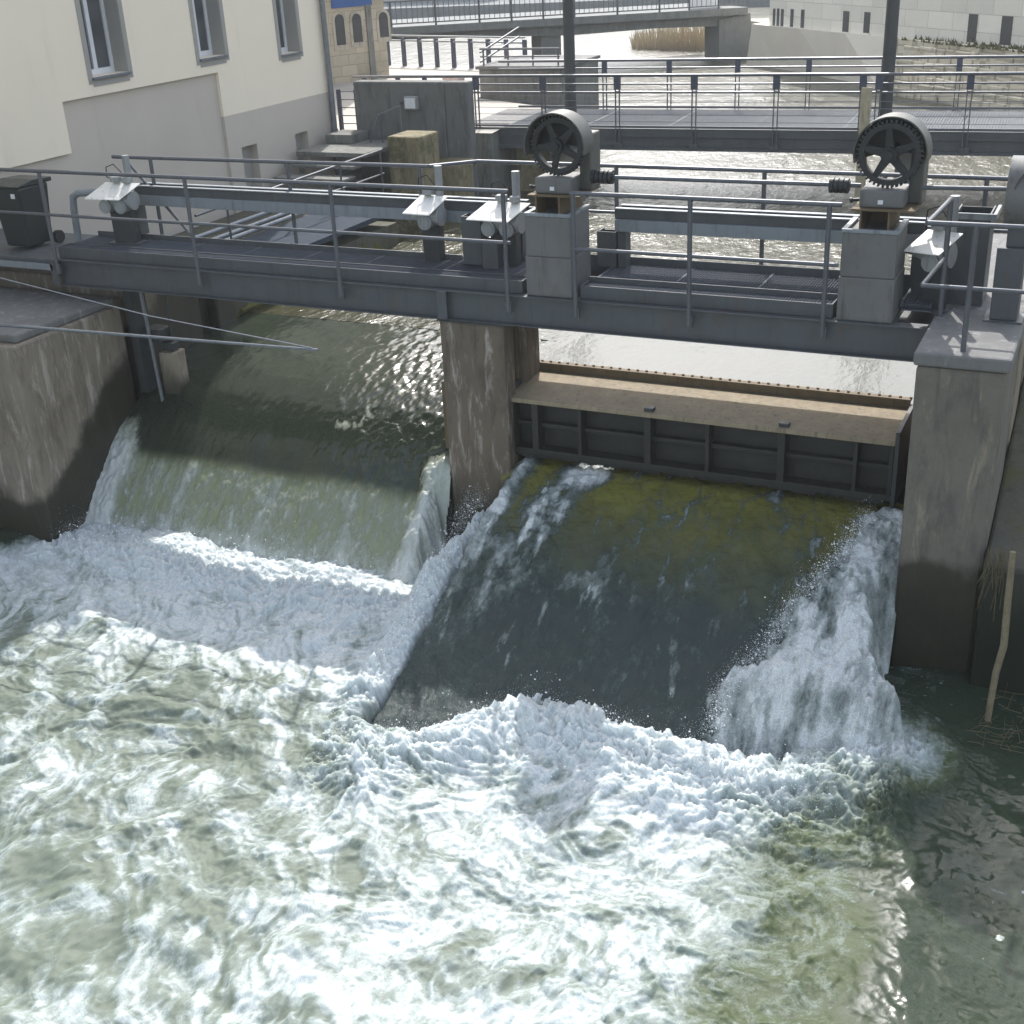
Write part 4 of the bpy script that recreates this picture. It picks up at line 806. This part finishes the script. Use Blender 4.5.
# ================================================================== RIGHT BANK
ZB = -4.25
def wb(px, py): return onZ(px, py, ZB)
W0 = wb(769, 25); W1 = wb(1020, 50); wd = (W1-W0); wd.z = 0; wl = wd.length; wd.normalize(); wn = Vector((-wd.y, wd.x, 0)); wn = wn if wn.y < 0 else -wn
p = thing('museum', tuple(W0+wd*12+Vector((0, 0, 0))), 'long pale stone building with slit windows on the right bank', 'building')
def mw(s_, z_, o_=0.): v_ = W0+wd*s_+wn*o_; return Vector((v_.x, v_.y, z_))
MB().prism([mw(0, ZB-.6), mw(34, ZB-.6), mw(34, 1.0), mw(0, 1.0)], -wn*9).build('wall', 'museum', p, 0, False, lambda v_: ((v_-W0).dot(wd)+(v_-W0).dot(wn)*.7, v_.z))
for x0, x1, y0, y1 in ((843, 849, 11, 32), (864, 870, 12, 33), (886, 892, 12, 35.5), (968, 977, 14, 42.5), (1001, 1012, 16, 45.2), (773, 775.3, 8.5, 26), (777, 779.3, 8.5, 26.3), (781, 783.6, 9, 26.5), (790.5, 793.5, 9, 27), (801, 804.3, 9.5, 28), (1034, 1046, 18, 49)):
    a = onP(x0, (y0+y1)/2, W0, wn); c = onP(x1, (y0+y1)/2, W0, wn); zt_ = onP((x0+x1)/2, y0, W0, wn).z; zb_ = onP((x0+x1)/2, y1, W0, wn).z
    s0 = (a-W0).dot(wd); s1 = (c-W0).dot(wd)
    fo = MB().prism([mw(s0, zb_, .003), mw(s1, zb_, .003), mw(s1, zt_, .003), mw(s0, zt_, .003)], wn*.012).build('window', 'dark', p)
    MB().prism([mw(s0-.06, zb_-.08, .004), mw(s1+.06, zb_-.08, .004), mw(s1+.06, zb_-.001, .004), mw(s0-.06, zb_-.001, .004)], wn*.05).build('sill', 'museum', fo, 0, False, lambda v_: (v_.x, v_.z))
# bank between wall and water: stepped stones at the near part, concrete slope further up
def wl_(px, py): return onZ(px, py, ZU-.1)
K0 = wl_(895, 98); K1 = wl_(1010, 107); sN = (K0-W0).dot(wd); oN = (K0-W0).dot(wn)
rows = 8
q = thing('stone_bank', tuple(K0), 'sloping bank of rough pale stone courses below the slit windows', 'bank wall')
for k in range(rows):
    o0 = .25+.16*(rows-k); o1 = .25+.16*(rows-k-1); z0 = ZU+.06+(ZB-ZU)*(k+1)/rows; z1 = z0+.02
    b = MB(); s_ = sN-.8*random.random()-.1*k
    while s_ < sN+17:
        w = random.uniform(.35, .95); jz = random.uniform(-.025, .025); jo = random.uniform(-.04, .04); g = random.uniform(.03, .08)
        P4 = [mw(s_, -7, o0+jo), mw(s_+w-g, -7, o0+jo), mw(s_+w-g, -7, o1+.13), mw(s_, -7, o1+.13)]
        T4 = [mw(s_, z0+jz, o0+jo), mw(s_+w-g, z0+jz+random.uniform(-.02, .02), o0+jo), mw(s_+w-g, z1+jz, o1+.13), mw(s_, z1+jz, o1+.13)]
        b.add(P4+T4, [(0, 3, 2, 1), (4, 5, 6, 7), (0, 1, 5, 4), (1, 2, 6, 5), (2, 3, 7, 6), (3, 0, 4, 7)]); s_ += w
    b.build('stone_course', 'stones', q, .03, False, lambda v_: ((v_-W0).dot(wd)*.5, (v_-W0).dot(wn)*.5+v_.z))
b = MB()
for k in range(500):
    s_ = random.uniform(sN-1, sN+17); o_ = random.uniform(.0, .7); c = mw(s_, ZB+.02, o_); h = random.uniform(.05, .2)
    b.add([c+wd*random.uniform(-.1, 0), c+wd*random.uniform(.05, .15), c+Vector((random.uniform(-.1, .1), 0, h))], [(0, 1, 2)])
o = b.build('bank_grass', 'moss'); tag(o, 'dry moss and grass along the top of the stone bank', 'grass', None, 'stuff')
T0 = wl_(747, 68); T1 = wl_(807, 76); T2 = wl_(848, 86); 
q = thing('retaining_wall', tuple(T1), 'weathered concrete river wall below the small slit windows', 'wall')
b = MB(); tops = [wb(752, 24), wb(800, 29), wb(845, 33.5), wb(897, 38)]; bots = [wl_(744, 67), wl_(800, 75), wl_(845, 84), wl_(897, 99)]
for v_ in bots: v_.z = -6.6
n_ = len(tops); bk = [t_+Vector((.8, 3, 0)) for t_ in tops]
b.add(tops+bots+bk, [(i, i+1, n_+i+1, n_+i) for i in range(n_-1)]+[(i+1, i, 2*n_+i, 2*n_+i+1) for i in range(n_-1)]); b.build('face', 'bankwall', q)
o = MB().prism([(14, 15, -9), (14, 30, -9), (2, 44, -9), (-6.5, 52.5, -9), (-19, 66, -9), (60, 66, -9), (60, 15, -9)], (0, 0, 4.2)).build('right_bank', 'bankconc'); tag(o, 'ground of the right river bank', 'terrain', None, 'structure')
# ================================================================== FAR BRIDGE AND BACKGROUND
FB = Vector((-22.4, 51.8, 0)); bd = Vector((.72, .69, 0)).normalized(); bn = Vector((.69, -.72, 0)).normalized()
def bp_(s_, o_, z_): v_ = FB+bd*s_+bn*o_; return Vector((v_.x, v_.y, z_))
p = thing('road_bridge', tuple(bp_(0, 0, -6)), 'grey concrete bridge with a thin railing far upstream', 'bridge')
def bbx(s0, s1, o0, o1, z0, z1): return MB().prism([bp_(s0, o0, z0), bp_(s1, o0, z0), bp_(s1, o1, z0), bp_(s0, o1, z0)], (0, 0, z1-z0))
def zdk(px, py): return onP(px, py, FB, bn).z
def sdk(px, py): return (onP(px, py, FB, bn)-FB).dot(bd)
b = MB()
st_ = [(392, 27.5, 35), (480, 22.5, 31), (575, 17, 24.5), (660, 11.5, 18.5), (748, 7.5, 15)]
lin = lambda xa, ya, xb, yb: (lambda s_: zdk(xa, ya)+(zdk(xb, yb)-zdk(xa, ya))*(s_-sdk(xa, ya))/(sdk(xb, yb)-sdk(xa, ya)))
zt_f = lin(395, 27.3, 740, 7.6); zb_f = lin(395, 35, 740, 15)
top = [(sdk(x_, a), zt_f(sdk(x_, a))) for x_, a, c in st_]; bot = [(s_, zb_f(s_)) for s_, z_ in top]
b.prism([bp_(s_, 0, z_) for s_, z_ in [(top[0][0]-14, zt_f(top[0][0]-14))]+top]+[bp_(s_, 0, z_) for s_, z_ in reversed([(bot[0][0]-14, zb_f(bot[0][0]-14))]+bot)], -bn*5)
b.build('deck', 'far_conc', p)
gs = [(bot[0][0]-10, zb_f(bot[0][0]-10)-.02)]+[(s_, z_-.002) for s_, z_ in bot]; gb = [(470, 38), (575, 36), (660, 29), (742, 26)]
b = MB().prism([bp_(s_, -.45, z_-.005) for s_, z_ in gs]+[bp_(sdk(x_, y_), -.45, zdk(x_, y_)) for x_, y_ in reversed(gb)], -bn*4.2); b.build('soffit_girder', 'far_conc', p)
for x_, y_, c in st_[:-1]:
    pass
for (s0, z0), (s1, z1) in zip([(top[0][0]-8, zt_f(top[0][0]-8))]+top[:-1], top):
    for dz in (.95, .12): MB().bar(bp_(s0, -.05, z0+dz), bp_(s1, -.05, z1+dz), .05, .05).build('rail', 'steel', p)
    n_ = max(2, int((s1-s0)/1.3)); b = MB()
    for k in range(n_):
        f_ = k/n_; s_ = s0+(s1-s0)*f_; z_ = z0+(z1-z0)*f_; MB().bar(bp_(s_, -.05, z_), bp_(s_, -.05, z_+.95), .07, .05).build('post', 'steel', p)
    for s_ in np.arange(s0, s1, .22): z_ = z0+(z1-z0)*(s_-s0)/(s1-s0); b.bar(bp_(s_, -.05, z_+.12), bp_(s_, -.05, z_+.93), .02, .02)
    b.build('railing_bars', 'steel', p)
MB().prism([bp_(-.45, -.6, -9), bp_(.45, -.6, -9), bp_(.45, -1.8, -9), bp_(-.45, -1.8, -9)], (0, 0, 4.9)).build('pier', 'far_conc', p)
sa = sdk(722, 40); MB().prism([bp_(sa, -.2, -7), bp_(sa+1.6, .2, -7), bp_(sa+1.4, -.1, -4.0), bp_(sa, -.3, -4.2)], -bn*1.4).build('abutment', 'far_conc', p)
# reeds
b = MB()
for k in range(900):
    px = random.uniform(632, 716); py = random.uniform(47.5, 52.5)-.03*abs(px-690); c = onZ(px, py, ZU-.05); h = random.uniform(.6, 1.5)*(.55+.45*min(1, (px-628)/40))
    ln = Vector((random.uniform(-.25, .25), random.uniform(-.2, .2), h)); w = Vector((.018, .01, 0))
    b.add([c-w, c+w, c+ln*.6+w*.7+Vector((0, 0, 0)), c+ln, c+ln*.6-w*.7], [(0, 1, 2, 3, 4)])
o = b.build('reeds', 'reed'); tag(o, 'patch of dry golden reeds in the river under the far bridge', 'reeds', None, 'stuff')
# far bank and buildings behind the bridge
o = MB().prism([(-75, 78, -7), (-20, 92, -7), (-14, 66, -7), (20, 66, -7), (40, 120, -7), (-90, 120, -7)], (0, 0, 1.9)).build('far_bank', 'farbase'); tag(o, 'low grey far bank of the river behind the road bridge', 'terrain', None, 'structure')
def far_house(a, c, z0, z1, nwin, rows_, label, mat='facade', roof=True, depth=8):
    A_, B_ = Vector(a), Vector(c); d_ = (B_-A_); L_ = d_.length; d_.normalize(); n2 = Vector((-d_.y, d_.x, 0)); n2 = n2 if n2.y < 0 else -n2
    q = thing('far_house', ((A_.x+B_.x)/2, (A_.y+B_.y)/2, z0), label, 'house', 'houses on the far bank')
    P_ = lambda s_, z_, o_=0.: A_+d_*s_+n2*o_+Vector((0, 0, z_))
    MB().prism([P_(0, z0), P_(L_, z0), P_(L_, z1), P_(0, z1)], -n2*depth).build('wall', mat, q)
    for r_ in range(rows_):
        zc = z0+.7+(z1-z0-.5)*r_/rows_
        for k in range(nwin):
            s_ = L_*(k+.5)/nwin; f = MB().prism([P_(s_-.42, zc, .003), P_(s_+.42, zc, .003), P_(s_+.42, zc+1.35, .003), P_(s_-.42, zc+1.35, .003)], n2*.05).build('window', 'white', q)
            MB().prism([P_(s_-.34, zc+.08, .054), P_(s_+.34, zc+.08, .054), P_(s_+.34, zc+1.27, .054), P_(s_-.34, zc+1.27, .054)], n2*.01).build('pane', 'dark', f)
    if roof: MB().prism([P_(-.4, z1+.001, .5), P_(-.4, z1+.001, -depth-.5), P_(-.4, z1+3, -depth/2)], d_*(L_+.8)).build('roof', 'farroof', q)
far_house((-66, 92, 0), (-47, 95, 0), -5.1, 2.5, 11, 3, 'pale house with rows of white framed windows on the far bank')
far_house((-46, 95, 0), (-33, 97, 0), -5.1, -2.6, 8, 1, 'low long house with a blue grey roof on the far bank')
far_house((-32, 97, 0), (-18, 99, 0), -5.1, 1.5, 7, 2, 'grey house standing behind the middle of the far bridge', 'farbase')
far_house((-17, 92, 0), (2, 86, 0), -5.1, 1.0, 8, 2, 'pale house behind the right end of the far bridge')
for a, lb in ((702, 'white panel standing on the far bridge, left of the two'), (718, 'white panel standing on the far bridge, right of the two')):
    s_ = sdk(a, 6); z_ = zdk(a, 8); o = MB().prism([bp_(s_, -1.2, z_), bp_(s_+.7, -1.2, z_), bp_(s_+.7, -1.2, z_+1.3), bp_(s_, -1.2, z_+1.3)], -bn*.1).build('board', 'white'); tag(o, lb, 'board')

# ================================================================== HAZE
t = NT('haze_air'); t.t.nodes.remove(t.bs); v_ = t.n('ShaderNodeVolumePrincipled'); v_.inputs['Color'].default_value = (.9, .95, 1, 1); v_.inputs['Density'].default_value = .0009; v_.inputs['Anisotropy'].default_value = .35
t.l(v_.outputs[0], t.out.inputs['Volume']); M['haze'] = t.m
o = MB().box(-130, 80, -40, 160, -10.6, 14).build('haze', 'haze'); tag(o, 'thin pale haze over the river', 'haze', None, 'stuff'); o.visible_shadow = True
S.cycles.volume_bounces = 0
